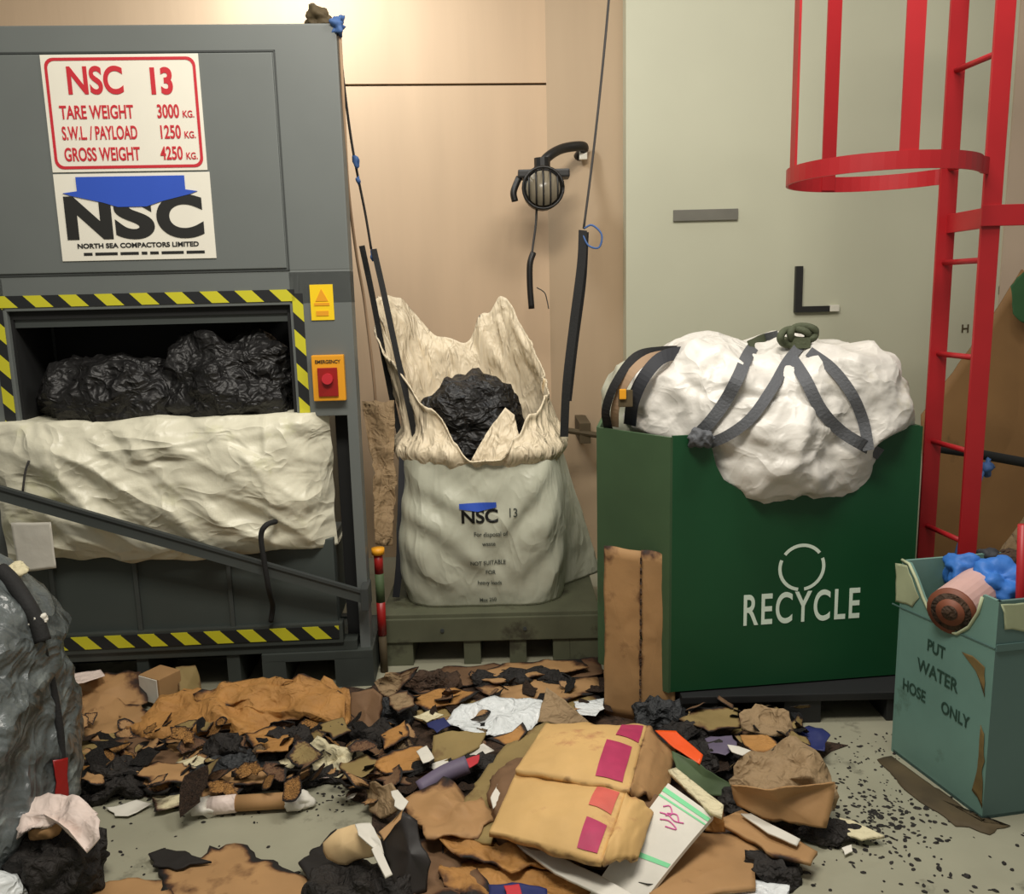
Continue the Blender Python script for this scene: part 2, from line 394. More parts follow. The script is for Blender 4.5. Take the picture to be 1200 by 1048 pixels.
bm = nb(); box(bm, X0+.02, -.26, .345, .36, .12, 1.49); box(bm, -.10, -.042, .095, .11, .15, 1.075); box(bm, X0+.02, -.02, .02, .09, 1.46, 1.5); box(bm, -.24, -.225, .02, .3, 1.08, 1.47); box(bm, -1.25, -1.225, .02, .3, 1.08, 1.47); fin('chamber', bm, 'cavity', co)
bm = nb(); box(bm, -1.235, -.225, .03, .06, 1.43, 1.492); fin('lintel_plate', bm, 'grey_dark', co)
# raised door panel with dark groove
bm = nb(); z0, z1, xa, xb = 1.612, 2.367, X0+.08, -.216
for b_ in ((xa, xb, z1-.006, z1), (xa, xb, z0, z0+.006), (xb-.006, xb, z0, z1), (xa, xa+.006, z0, z1)):
    box(bm, b_[0], b_[1], -.003, .004, b_[2], b_[3])
fin('panel_seam', bm, 'grey_edge', co)
bm = nb(); box(bm, xa+.01, xb-.01, -.008, .004, z0+.01, z1-.01, .003); fin('upper_panel', bm, 'grey_paint', co)
# sign 1
def plate(x0, x1, z0, z1, m, name, y=-.012, t=.004, bev=.001):
    bm = nb(); box(bm, x0, x1, y, y+t, z0, z1, bev); return fin(name, bm, m, co)
s1 = plate(-1.012, -.478, 1.967, 2.355, 'sign_white', 'weight_sign')
bm = nb()
xa, xb, za, zb = -1.000, -.489, 1.977, 2.345
def rrect(x0, x1, z0, z1, r, n=5):
    out = []
    for cx, cz, a0 in ((x1-r, z1-r, 0), (x0+r, z1-r, 90), (x0+r, z0+r, 180), (x1-r, z0+r, 270)):
        for k in range(n+1):
            a = math.radians(a0+90*k/n); out.append((cx+r*math.cos(a), cz+r*math.sin(a)))
    return out
o_ = rrect(xa, xb, za, zb, .03); i_ = rrect(xa+.010, xb-.010, za+.010, zb-.010, .024)
vo = [bm.verts.new((x, -.0135, z)) for x, z in o_]; vi = [bm.verts.new((x, -.0135, z)) for x, z in i_]
for k in range(len(vo)): j = (k+1) % len(vo); bm.faces.new((vo[k], vo[j], vi[j], vi[k]))
fin('sign_border', bm, 'sign_red', s1)
def ctext(s, x, z, size, m, par, sx=1, off=0, align='CENTER', y=-.0135):
    return text_obj(s, size, m, par, frameM((x, y, z), (1, 0, 0), (0, 0, 1)), sx, off, align=align)
ctext('NSC', -.835, 2.228, .125, 'sign_red', s1, .80, .003)
ctext('13', -.615, 2.226, .118, 'sign_red', s1, .80, .004)
for s, n_, z in (('TARE WEIGHT', '3000', 2.145), ('S.W.L. / PAYLOAD', '1250', 2.076), ('GROSS WEIGHT', '4250', 2.005)):
    ctext(s, -.965, z, .062, 'sign_red', s1, {'TARE WEIGHT': .62, 'S.W.L. / PAYLOAD': .52, 'GROSS WEIGHT': .58}[s], .0012, 'LEFT')
    ctext(n_, -.635, z, .062, 'sign_red', s1, .62, .0012, 'LEFT')
    ctext('KG.', -.548, z, .032, 'sign_red', s1, .8, .0005, 'LEFT')
s2 = plate(-1.012, -.472, 1.662, 1.961, 'sign_white', 'logo_sign')
ctext('N', -.905, 1.745, .192, 'sign_black', s2, 1.15, .009)
ctext('S', -.748, 1.745, .192, 'sign_black', s2, 1.5, .009)
ctext('C', -.588, 1.745, .192, 'sign_black', s2, 1.2, .009)
bm = nb(); pts = [(-.935, 1.950), (-.560, 1.950), (-.560, 1.902), (-.518, 1.896), (-.545, 1.886), (-.65, 1.862), (-.70, 1.846), (-.80, 1.846), (-.85, 1.862), (-.955, 1.886), (-.985, 1.896), (-.935, 1.902)]
prism(bm, [(x, -.0155, z) for x, z in pts], (0, .002, 0)); fin('arrow', bm, 'sign_blue', s2)
ctext('NORTH SEA COMPACTORS LIMITED', -.742, 1.706, .0225, 'sign_black', s2, 1.16, .0007)
bm = nb(); x_ = -.935
for wl in (.030, .078, .064, .020, .030, .078, .064):
    box(bm, x_, x_+wl, -.0134, -.0128, 1.680, 1.690); x_ += wl+.010
fin('small_print', bm, 'sign_black', s2)
# tapes
for x0, x1, z0, z1 in ((X0+.02, -.205, 1.503, 1.545), (-.214, -.176, 1.09, 1.53), (-1.285, -1.247, 1.08, 1.50), (-1.30, -.115, .206, .256)):
    plate(x0, x1, z0, z1, 'hazard', 'hazard_tape', -.004, .003, 0) if z0 > 1 else plate(x0, x1, z0, z1, 'hazard', 'hazard_tape', -.035, .004, 0)
y1 = plate(-.149, -.065, 1.431, 1.560, 'sticker_yellow', 'warning_sticker', -.004, .003)
bm = nb(); prism(bm, [(-.130, -.006, 1.50), (-.084, -.006, 1.50), (-.107, -.006, 1.545)], (0, .002, 0)); box(bm, -.135, -.08, -.006, -.004, 1.484, 1.494); box(bm, -.13, -.085, -.006, -.004, 1.447, 1.465); fin('pictogram', bm, 'sticker_orange', y1)
y2 = plate(-.155, -.037, 1.135, 1.304, 'sticker_orange', 'emergency_stop_box', -.03, .03, .004)
bm = nb(); box(bm, -.135, -.062, -.037, -.03, 1.152, 1.258, .003); rd = fin('switch_cover', bm, 'switch_red', y2)
bm = nb(); tube(bm, [(-.098, -.037, 1.218), (-.098, -.052, 1.218)], .020, 16, False); fin('button', bm, 'sign_red', rd)
ctext('EMERGENCY', -.096, 1.274, .018, 'sign_black', y2, .9, .0003, y=-.031)
# lower bin front
bm = nb(); box(bm, -1.32, -.12, -.012, .25, .255, .60, .004); lw = fin('lower_bin', bm, 'lower_grey', co)
bm = nb()
bm.free()
for x in (-1.18, -.87, -.52):
    bm = nb(); box(bm, x-.008, x+.008, -.026, -.01, .262, .60, .003); fin('rib', bm, 'grey_dark', lw)
bm = nb(); box(bm, -1.36, -.10, -.031, .02, .185, .268, .004); box(bm, -1.36, -.05, -.02, .05, .15, .19, .003); fin('bottom_rail', bm, 'feet_grey', co)
bm = nb()
for x0, x1 in ((-1.44, -1.30), (-.905, -.86), (-.56, -.51)): box(bm, x0, x1, -.01, .3, 0, .16, .003)
box(bm, -.42, .01, -.03, .35, .115, .15, .003); box(bm, -.42, -.33, -.03, .35, 0, .12); box(bm, -.14, .01, -.03, .35, 0, .12)
box(bm, -1.4, -.05, .32, .36, 0, .16)
fin('fork_pocket', bm, 'feet_grey', co)
bm = nb()
prism(bm, [(-1.45, -.20, .965), (-1.45, -.20, .912), (-.002, -.075, .355), (-.002, -.075, .405)], (0, .012, 0)); lk = fin('locking_bar', bm, 'grey_dark', co)
bm = nb()
prism(bm, [(-1.45, -.207, .969), (-1.45, -.207, .957), (-.002, -.082, .397), (-.002, -.082, .409)], (0, .02, 0)); fin('bar_flange', bm, 'grey_edge', lk)
bm = nb(); box(bm, -.018, .012, -.085, .03, .33, .42, .004); fin('bar_hinge', bm, 'grey_edge', lk)
# white sack around lower bin
sx0, sx1, sz0, sz1 = -1.32, -.112, .56, 1.09
bm = nb(); nx, nz = 150, 70
def sackP(i, j):
    u, v = i/nx, j/nz
    x = sx0+(sx1-sx0)*u; z = sz0+(sz1-sz0)*v
    bul = (1-abs(2*u-1)**6)*(1-abs(2*v-1)**4)
    q = Vector((x*3.4+z*1.5, z*4.5-x*1.2, 3.3))
    q2 = Vector((x*3.4+z*3.6, (z-x*.5)*1.5, 8.3))
    y = -.040-.055*bul - .030*ridge(q2, 2)*(.15+.85*bul) - .010*ridge(q*.8, 2) - .008*math.exp(-((x+.33)/.012)**2)
    if u > .93: y += (u-.93)*1.2
    z += .012*noise.noise(Vector((x*6, 1, 2)))*(1 if v in (0, 1) else 0) + (.015*math.sin(u*9)*(1-v))
    x += .02*noise.noise(Vector((2, z*8, 3)))*u
    if v == 0: z += .012*noise.noise(Vector((x*11, 4, 2)))
    return Vector((x, y, z))
F = [[bm.verts.new(sackP(i, j)) for j in range(nz+1)] for i in range(nx+1)]
B = [[bm.verts.new(Vector((F[i][j].co.x, .28, F[i][j].co.z))) for j in (0, nz)] for i in range(nx+1)]
for i in range(nx):
    for j in range(nz): bm.faces.new((F[i][j], F[i+1][j], F[i+1][j+1], F[i][j+1]))
    bm.faces.new((F[i][nz], F[i+1][nz], B[i+1][1], B[i][1])); bm.faces.new((F[i+1][0], F[i][0], B[i][0], B[i+1][0]))
fin('sack', bm, 'sack_white', None, True)
sk = bpy.data.objects['sack']; sk.name = 'bulk_sack'; sk.location = (CX, CY, 0); sk.rotation_euler = (0, 0, CT)
tag(sk, 'wide white woven sack stretched around the bin in the grey compactor', 'sack')
R3 = Matrix.Rotation(CT, 4, 'Z'); CM = Matrix.Translation((CX, CY, 0)) @ R3
def CL(x, y, z): return CM @ Vector((x, y, z))
o = sheet('paper_note', [CL(-1.235, -.15, .745), CL(-1.095, -.15, .742), CL(-1.10, -.14, .567), CL(-1.235, -.14, .557)], 'paper_white', amp=.003, thick=.001, tear=.001)
tag(o, 'small white paper note hanging at the left end of the white sack', 'note')
bm = nb(); tube(bm, [CL(-.31, -.10, .70), CL(-.335, -.15, .70), CL(-.355, -.155, .66), CL(-.35, -.155, .56), CL(-.345, -.14, .45), CL(-.355, -.06, .36), CL(-.37, -.045, .29)], .010, 8)
tag(fin('cord', bm, 'webbing_black', None, True), 'black hooked cord hanging over the diagonal bar of the compactor', 'cord')
bm = nb(); tube(bm, [CL(-1.17, -.10, .96), CL(-1.185, -.105, .92), CL(-1.20, -.11, .85)], .004, 6)
tag(fin('cord', bm, 'rope_dark', None, True), 'thin dark cord on the upper left of the wide white sack', 'cord')
# rubbish bags in chamber
tag(blob('rubbish_bag', CL(-.95, .12, 1.165), (.26, .15, .14), 'bag_black', amp=.03, ramp=.03, freq=6, e=2.4), 'left black rubbish bag inside the compactor opening', 'rubbish bag')
tag(blob('rubbish_bag', CL(-.50, .14, 1.19), (.27, .15, .19), 'bag_black', amp=.04, ramp=.035, freq=6, e=2.3), 'taller black rubbish bag at the right inside the compactor opening', 'rubbish bag')
# top corner clutter
tag(blob('rag', CL(-.065, .05, 2.480), (.05, .04, .035), 'grime', amp=.03, freq=20, sub=4, flatz=2.455), 'dark crumpled rag on the top corner of the compactor', 'rag')

# ================================================================== BULK BAG ON PALLET
PX0, PX1, PY0, PY1 = -.555, .345, 3.335, 4.25
pa = empty('steel_pallet', (-.085, 3.8, 0), 'dirty grey-green steel pallet under the hanging bulk bag', 'pallet')
bm = nb(); box(bm, PX0+.085, PX1+.085, PY0-3.8, PY1-3.8, .195, .222, .004); fin('deck', bm, 'pallet_green', pa)
bm = nb(); box(bm, PX0+.085, PX1+.085, PY0-3.81, PY0-3.78, .105, .205, .004); fin('front_rail', bm, 'pallet_green', pa)
for x in (-.47, -.17, .02, .20, .32):
    wd = .05 if x not in (-.47, .32) else .10
    bm = nb(); box(bm, x+.085-wd, x+.085+wd*.4, PY0-3.8, PY1-3.8, 0, .115, .004); fin('skid', bm, 'pallet_green', pa)
for x in (-.22, .12):
    bm = nb(); tube(bm, [(x, PY0-3.815, .155), (x, PY0-3.80, .155)], .008, 10, False); fin('bolt', bm, 'grey_edge', pa)
BX, BY, BZ = -.135, 3.755, .224
fb = empty('bulk_bag', (BX, BY, BZ), 'hanging white woven bulk bag with printed front and cream liner', 'bulk bag')
def bag_r(a, z, hw, hd, e=4.5):
    c, s = math.cos(a), math.sin(a); return (abs(c/hw)**e+abs(s/hd)**e)**(-1/e)
NA = 200
def obP(k, j, NJ=60):
    a = 2*math.pi*k/NA; t = j/NJ
    hw, hd = .362+.02*math.sin(t*math.pi)-.035*t, .36+.03*math.sin(t*math.pi)
    z0 = 0; ztop = .625
    ca, sa = math.cos(a), math.sin(a)
    # front rim sags, corners pulled up by straps
    ztop += .06*abs(math.cos(a*1))*1 - .015
    if sa > 0: ztop += .1*sa
    r = bag_r(a, t, hw, hd)
    x, y = r*ca, r*sa
    z = ztop*t
    rr = 1-.04*(1-t)**6
    # right rear foot flops out to the right
    if ca > 0 and sa > -.3: x += .20*(1-t)**1.6*ca*min(1, (sa+.3)*2)
    P = Vector((x*rr, y*rr, z))
    q = Vector((P.x, P.y, P.z))
    # tension folds running down from the strap corners to the middle of the front
    fold = 0
    if sa < -.2:
        d1 = (P.x+.30)*.62+(P.z-.58)*.75; d2 = -(P.x-.30)*.78+(P.z-.58)*.62
        m1 = max(0, min(1, (.10-P.x)/.35)); m2 = max(0, min(1, (P.x+.02)/.3))
        fold = .016*math.sin(d1*46+1.5*noise.noise(q*5))*m1 + .019*math.sin(d2*40+2*noise.noise(q*5))*m2
        # printed centre stays flatter
    w = .3+.7*math.sin(math.pi*min(1, t*1.0))
    n = Vector((ca, sa, 0))
    return P + n*(fold*w*max(0, 1-(abs(P.x)/.37)**3)*.9 + .010*fbm(q*3, 2)+.008*ridge(Vector((q.x*7, q.y*7, q.z*3)), 2)*w)
bm = nb(); NJ = 60
rings = [[bm.verts.new(obP(k, j)) for k in range(NA)] for j in range(NJ+1)]
for a_, b_ in zip(rings, rings[1:]):
    for k in range(NA): bm.faces.new((a_[k], a_[(k+1) % NA], b_[(k+1) % NA], b_[k]))
bm.faces.new(rings[0][::-1])
bag = fin('bag_body', bm, 'bag_green_white', fb, True)
dg = bpy.context.evaluated_depsgraph_get(); dg.update()
# liner
def keyint(keys, a):
    a = a % 360
    for (a0, v0), (a1, v1) in zip(keys, keys[1:]):
        if a0 <= a <= a1:
            t = (a-a0)/(a1-a0); t = t*t*(3-2*t); return v0+(v1-v0)*t
    return keys[-1][1]
# rim height above BZ; 0=right, 90=back, 180=left, 270=front
RIM = [(0, .92), (30, 1.08), (52, 1.28), (66, 1.20), (90, 1.06), (108, 1.10), (128, 1.28), (150, 1.30), (180, 1.24), (205, 1.14), (228, 1.02), (246, .84), (256, .70), (266, .63), (282, .63), (292, .72), (305, .80), (325, .86), (345, .90), (360, .92)]
bm = nb(); NJ2 = 44
def lnP(k, j):
    a = 2*math.pi*k/NA; t = j/NJ2
    rim = keyint(RIM, math.degrees(a)) + .018*noise.noise(Vector((math.cos(a)*5, math.sin(a)*5, 1)))
    zb = .50
    z = zb+(rim-zb)*t
    ca, sa = math.cos(a), math.sin(a)
    hi = max(0, z-.62)
    hw, hd = .325-.04*hi, .335
    r = bag_r(a, t, hw, hd, 3.6)
    P = Vector((r*ca, r*sa, z)); q = P.copy()
    P.x -= max(0, hi-.1)*.26
    if sa < 0: P.y += hi*.20
    if sa > 0: P.y += hi*.12
    out = .050*math.exp(-((z-.655)/.055)**2)*(1 if sa < .5 else .2)-.012*(1 if z < .58 else 0)
    n = Vector((ca, sa, 0))
    return P+n*(out+.012*fbm(q*5+Vector((9, 9, 9)), 2)+.016*ridge(Vector((q.x*9, q.y*9, q.z*2.2)), 3)+ (.02*math.exp(-((t-1)/.08)**2)))
rings = [[bm.verts.new(lnP(k, j)) for k in range(NA)] for j in range(NJ2+1)]
for a_, b_ in zip(rings, rings[1:]):
    for k in range(NA): bm.faces.new((a_[k], a_[(k+1) % NA], b_[(k+1) % NA], b_[k]))
ln = fin('liner', bm, 'liner_cream', fb, True)
sm = ln.modifiers.new('s', 'SOLIDIFY'); sm.thickness = .006; sm.offset = 0
dg = bpy.context.evaluated_depsgraph_get(); dg.update()
bvh_bag = BVHTree.FromObject(bag, dg)
def on(bvh, x, y, off=.004, org=Vector((0, 0, 0)), back=None):
    d = ray(x, y).normalized(); h = bvh.ray_cast(_O-org, d)
    if h[0] is None: return None
    return h[0]+org-d*off
FO = Vector((BX, BY, BZ))
# print on bag front, projected on the cloth
def bag_print(name, s, x, y, size, m, sx=1, off=0, tilt=0, par=None):
    P = on(bvh_bag, x, y, .003, FO); 
    M = frameM(P-FO, (math.cos(tilt), 0, math.sin(tilt)), (0, -.0, 1))
    o = text_obj(s, size, m, fb, M, sx, off, name=name)
    for v in o.data.vertices:
        h = bvh_bag.ray_cast(Vector((v.co.x, -1.0, v.co.z)), Vector((0, 1, 0)))
        if h[0] is not None: v.co.y = h[0].y-.0035
    return o
bag_print('logo', 'NSC', 562, 613, .075, 'sign_black', 1.05, .002)
P = on(bvh_bag, 560, 597, .004, FO)-FO
bm = nb()
for i in range(9):
    for j in range(3): pass
xs = [P.x-.075+.15*i/10 for i in range(11)]
def prj(x, z, o_=.005):
    h = bvh_bag.ray_cast(Vector((x, -1, z)), Vector((0, 1, 0))); return Vector((x, (h[0].y if h[0] else -.35)-o_, z))
top = [bm.verts.new(prj(x, P.z+.026)) for x in xs]; bot = [bm.verts.new(prj(x, P.z+.004-.014*(1-abs(x-P.x)/.075))) for x in xs]
for i in range(10): bm.faces.new((top[i], top[i+1], bot[i+1], bot[i]))
fin('logo_arrow', bm, 'sign_blue', fb)
for s, x, y, size in (('13', 601, 606, .06), ('For disposal of', 575, 629, .032), ('waste', 573, 640, .032), ('NOT SUITABLE', 572, 662, .030), ('FOR', 575, 673, .030), ('heavy loads', 574, 685, .030), ('Max 250', 572, 705, .028)):
    try: bag_print('printing', s, x, y, size*.85, 'print_grey', .85, .0003)
    except Exception as e_: print('print fail', e_)
# straps
def stp(pts, w=.024, m='webbing_black', n=(.3, -1, 0), par=fb, name='strap', org=FO):
    bm = nb(); ribbon(bm, [Vector(p)-org for p in pts], w, .003, Vector(n)); return fin(name, bm, m, par)
stp([AY(424, 288, 3.62), AY(436, 345, 3.64), AY(452, 430, 3.68), AY(462, 480, 3.70), AY(472, 528, 3.66)])
stp([AY(438, 292, 3.58), AY(450, 345, 3.54), AY(466, 420, 3.50), AY(480, 480, 3.49), AY(490, 533, 3.50)])
stp([AY(683, 270, 3.62), AY(681, 310, 3.60), AY(672, 380, 3.56), AY(664, 450, 3.52), AY(661, 512, 3.51)], .036)
stp([AY(686, 272, 3.66), AY(683, 330, 3.68), AY(674, 400, 3.72), AY(666, 470, 3.74)], .03)
stp([AY(474, 520, 3.55), AY(484, 530, 3.50), AY(495, 534, 3.50)], .05)
stp([AY(472, 530, 3.49), AY(470, 600, 3.46), AY(468, 660, 3.47), AY(464, 700, 3.49)], .03, 'bundle_dark')
# ropes
def rope(pts, r, m, label, cat='rope', name='rope'):
    bm = nb(); tube(bm, pts, r, 8); return tag(fin(name, bm, m, None, True), label, cat)
rope([AY(738, -300, 3.66), AY(716, -30, 3.65), AY(705, 90, 3.64), AY(694, 190, 3.63), AY(684, 268, 3.62)], .005, 'rope_dark', 'thin dark rope holding up the right strap of the bulk bag')
o = rope([AY(684, 268, 3.62), AY(694, 264, 3.61), AY(705, 275, 3.60), AY(702, 290, 3.60), AY(690, 288, 3.61), AY(683, 276, 3.62)], .004, 'rope_blue', 'blue rope loop where the right strap of the bulk bag is tied')
r1 = rope([AY(396, 28, 3.22), AY(402, 90, 3.30), AY(411, 160, 3.40), AY(419, 205, 3.46), AY(428, 250, 3.54), AY(435, 292, 3.6)], .005, 'rope_dark', 'dark rope from the compactor top corner down to the left bag straps')
for (x, y, Y, s) in ((417, 190, 3.43, .018), (420, 212, 3.46, .014), (437, 298, 3.60, .016)):
    fin('knot', blob_bm(AY(x, y, Y), (s*.7, s*.7, s*1.6), e=2, amp=.012, freq=50, sub=3), 'rope_blue', r1, True)
rope([AY(398, 35, 3.2), AY(403, 130, 3.24), AY(408, 220, 3.32), AY(418, 300, 3.45), AY(428, 360, 3.55), AY(440, 470, 3.60), AY(436, 530, 3.62)], .006, 'rope_tan', 'tan rope hanging along the right edge of the compactor')
tag(blob('rope_knot', AY(397, 30, 3.2), (.020, .018, .034), 'rope_blue', amp=.025, freq=40, sub=4, e=2), 'pale blue rope knot at the top right corner of the compactor', 'knot')
# black bag inside
tag(blob('rubbish_bag', (-.185, 3.86, .92), (.215, .20, .225), 'bag_black', amp=.07, ramp=.03, freq=5, e=2.3), 'black rubbish bag sitting inside the open bulk bag', 'rubbish bag')
o = sheet('cloth', [AY(552, 540, 3.50), AY(572, 505, 3.55), AY(592, 478, 3.58), AY(603, 486, 3.58), AY(608, 515, 3.54), AY(585, 545, 3.50)], 'liner_cream', amp=.006, thick=.003, tear=.004)
o.name = 'inner_flap'; o.parent = fb; o.matrix_parent_inverse = Matrix.Translation(-FO)
# stuff at left of bag
rp = empty('wrapped_pole', (-.545, 3.285, 0), 'dark red and green pole with a yellow collar left of the bulk bag', 'pole')
for z0, z1, m, r in ((0, .16, 'grime', .016), (.16, .30, 'switch_red', .018), (.30, .42, 'dark_green', .018), (.42, .50, 'switch_red', .018)):
    bm = nb(); tube(bm, [(0, 0, z0), (0, 0, z1)], r, 14, False); fin('pole_section', bm, m, rp, True)
bm = nb(); tube(bm, [(0, 0, .50), (0, 0, .525)], .026, 14, False); fin('collar', bm, 'sticker_orange', rp, True)
o = sheet('plastic_film', [AY(424, 470, 3.56), AY(462, 470, 3.52), AY(464, 560, 3.46), AY(460, 640, 3.40), AY(440, 640, 3.36), AY(437, 560, 3.42)], 'card_grey', amp=.02, freq=14, thick=.002, tear=.012)
tag(o, 'crumpled brown film hanging between compactor and bulk bag', 'film')

# ================================================================== WORK LAMP
lm = empty('work_lamp', (.19, 4.56, 2.05), 'black caged work lamp hanging from a bracket on the beige wall', 'lamp')
LO = Vector((.19, 4.56, 2.05)); LS = 1.2
bm = nb(); tube(bm, [(q_-LO)/LS for q_ in (Vector((.39, 4.765, 2.225)), AY(684, 172, 4.70), AY(660, 174, 4.64), AY(642, 184, 4.57), AY(630, 200, 4.56))], .021, 10); fin('arm', bm, 'lamp_black', lm, True)
bm = nb(); box(bm, .170, .205, .125, .150, .130, .175, .004); fin('wall_plate', bm, 'bulb_white', lm)
bm = nb(); box(bm, -.105, .115, -.05, .05, .035, .07, .008); tube(bm, [(0, 0, .03), (0, 0, .12)], .035, 12, False); fin('cap', bm, 'lamp_black', lm)
bm = nb(); tube(bm, [(.0, -.045, -.01), (.0, .045, -.01)], .085, 24, False); fin('housing', bm, 'lamp_black', lm, True)
bm = nb(); tube(bm, [(.0, -.060, -.01), (.0, -.045, -.01)], .072, 24, False); fin('lens', bm, 'lamp_lens', lm, True)
for k in range(5):
    x = -.06+.03*k; h = math.sqrt(max(0, .085**2-x*x))
    bm = nb(); tube(bm, [(x, -.05, -.01-h), (x, -.085, -.01-h*.6), (x, -.092, -.01), (x, -.085, -.01+h*.6), (x, -.05, -.01+h)], .004, 6); fin('cage_bar', bm, 'lamp_black', lm, True)
bm = nb(); tube(bm, [(.085*math.cos(t*math.pi/12), -.07, -.01+.085*math.sin(t*math.pi/12)) for t in range(25)], .006, 6, False); fin('cage_ring', bm, 'lamp_black', lm, True)
bm = nb(); tube(bm, [(-.10, -.03, .04), (-.125, -.04, -.02), (-.12, -.04, -.06)], .014, 8); fin('clip', bm, 'lamp_black', lm, True)
bm = nb(); tube(bm, [AY(629, 238, 4.54), AY(628, 262, 4.53), AY(625, 285, 4.52), AY(623, 300, 4.51)], .006, 8); cb = tag(fin('lamp_cable', bm, 'rope_dark', None, True), 'thin cable with a black plug hanging below the work lamp', 'cable')
bm = nb(); tube(bm, [AY(625, 296, 4.51), AY(621, 310, 4.5), AY(621, 335, 4.5), AY(623, 362, 4.5)], .016, 10); fin('plug', bm, 'lamp_black', cb, True)
bm = nb(); tube(bm, [AY(629, 337, 4.5), AY(638, 343, 4.5), AY(641, 352, 4.5), AY(643, 362, 4.5)], .003, 6); fin('wire_end', bm, 'rope_dark', cb, True)

# ================================================================== GREEN RECYCLE BIN
A = Vector((.536, 2.8, 0)); Bq = Vector((1.405, 2.90, 0)); Z0, Z1 = .118, 1.03
fdir = (Bq-A).normalized(); fn = Vector((-fdir.y, fdir.x, 0))    # fn points to the back
gb = empty('recycling_bin', ((A+Bq)/2).to_tuple(), 'large dark green bin lettered RECYCLE with a scooped front', 'bin', math.atan2(fdir.y, fdir.x))
gM = Matrix.Translation((A+Bq)/2) @ Matrix.Rotation(math.atan2(fdir.y, fdir.x), 4, 'Z'); gI = gM.inverted()
def gpx(x, y): return gI @ PL(x, y, A, fn)
Wf = (Bq-A).length/2
notch = [gpx(x, y) for x, y in ((822, 516), (834, 524), (839, 545), (848, 562), (866, 574), (900, 580), (940, 580), (985, 573), (1010, 558), (1022, 538), (1030, 520))]
nt_ = [(p.x, p.z) for p in notch]; nt_[0] = (nt_[0][0], Z1); nt_[-1] = (nt_[-1][0]+.01, Z1)
bm = nb()
prism(bm, [(-Wf, 0, Z0), (Wf, 0, Z0), (Wf, 0, Z1)]+[(x, 0, z) for x, z in nt_[::-1]]+[(-Wf, 0, Z1)], (0, .012, 0))
fin('front_panel', bm, 'green_paint', gb)
C3 = gI @ Vector((.320, 3.06, 0)); D3 = gI @ Vector((.44, 3.72, 0)); E3 = gI @ Vector((1.38, 3.80, 0))
def wallp(a, b, z0, z1, m, name, par=gb, t=.012):
    a = Vector((a[0], a[1], 0)); b = Vector((b[0], b[1], 0)); d = (b-a).normalized(); n = Vector((-d.y, d.x, 0))
    bm = nb(); prism(bm, [(a.x, a.y, z0), (b.x, b.y, z0), (b.x, b.y, z1), (a.x, a.y, z1)], n*t); return fin(name, bm, m, par)
wallp((-Wf, 0), (C3.x, C3.y), Z0, Z1-.004, 'green_dull', 'corner_panel')
wallp((C3.x, C3.y), (D3.x, D3.y), Z0, Z1-.004, 'green_dull', 'side_panel')
wallp((D3.x, D3.y), (E3.x, E3.y), Z0, Z1-.004, 'green_dull', 'back_panel')
wallp((E3.x, E3.y), (Wf, 0), Z0, Z1-.004, 'green_paint', 'side_panel')
bm = nb(); prism(bm, [(-Wf, .005, Z0), (Wf, .005, Z0), (E3.x, E3.y, Z0), (D3.x, D3.y, Z0), (C3.x, C3.y, Z0)], (0, 0, .01)); fin('bottom', bm, 'green_dull', gb)
c = gpx(939.5, 665)
bm = nb()
for a0, a1 in ((38, 142), (158, 262), (278, 382)):
    ro, ri = .086, .074; K = 14
    vo = []; 
    for k in range(K+1):
        a = math.radians(a0+(a1-a0)*k/K)
        vo.append((bm.verts.new((c.x+ro*math.cos(a), -.0015, c.z+ro*math.sin(a))), bm.verts.new((c.x+ri*math.cos(a), -.0015, c.z+ri*math.sin(a)))))
    for k in range(K): bm.faces.new((vo[k][0], vo[k+1][0], vo[k+1][1], vo[k][1]))
fin('recycling_mark', bm, 'stencil_white', gb)
t0 = gpx(868, 733); t1 = gpx(1008, 724)
text_obj('RECYCLE', .158, 'stencil_white', gb, frameM(((t0.x+t1.x)/2, -.0012, t0.z), (1, 0, 0.0), (0, 0, 1)), .60, .0022, ext=.0004, sp=1.16)
# dark pallet beneath
bp = empty('plastic_pallet', (.93, 3.2, 0), 'black pallet under the green bin', 'pallet')
bm = nb(); box(bm, -.36, .50, -.43, .55, .085, .112, .004); fin('deck', bm, 'pallet_black', bp)
for x in (-.36, 0, .36):
    bm = nb(); box(bm, x, x+.13, -.42, .54, 0, .088, .004); fin('skid', bm, 'pallet_black', bp)
# white sack in bin
WB = Vector((.955, 3.24, 1.02))
bm = blob_bm((0, 0, 0), (.50, .40, .31), e=3.0, amp=.035, ramp=.032, freq=4, sub=6)
for v in bm.verts:
    if v.co.z < 0.0:                       # inside the bin the sack narrows to the walls
        k = min(1, -v.co.z/.06); v.co.x *= 1-.16*k
        if v.co.y > 0: v.co.y *= 1-.1*k
    # saddle between the two lobes of the sack, right lobe lifted
    X = v.co.x
    if v.co.z > 0: v.co.z *= 1-.14*math.exp(-((X+.03)/.10)**2)-.10*max(0, -X-.3)
    # belly pushed out through the scooped front
    if v.co.y < -.1:
        u = (X+.03)/.27
        if abs(u) < 1 and -.25 < v.co.z < .12: v.co.y -= .075*(1-u*u)*(1-((v.co.z+.06)/.20)**2 if abs(v.co.z+.06) < .2 else 0)
ws = fin('white_sack', bm, 'bag_white', None, True); ws.location = WB
tag(ws, 'stuffed white woven sack bulging out of the green bin', 'sack')
dg = bpy.context.evaluated_depsgraph_get(); dg.update(); bvh_w = BVHTree.FromObject(ws, dg)
def onw(x, y, off=.022):
    p = on(bvh_w, x, y, off, WB)
    return p if p is not None else AY(x, y, 3.1)
def wstrap(px, wd, m, lab=None, off=.022):
    P = [Vector(onw(x, y, off))-WB for x, y in px]
    ns = [(_O-WB-p).normalized() for p in P]
    bm = nb(); ribbon(bm, P, wd, .004, ns); return fin('strap', bm, m, ws)
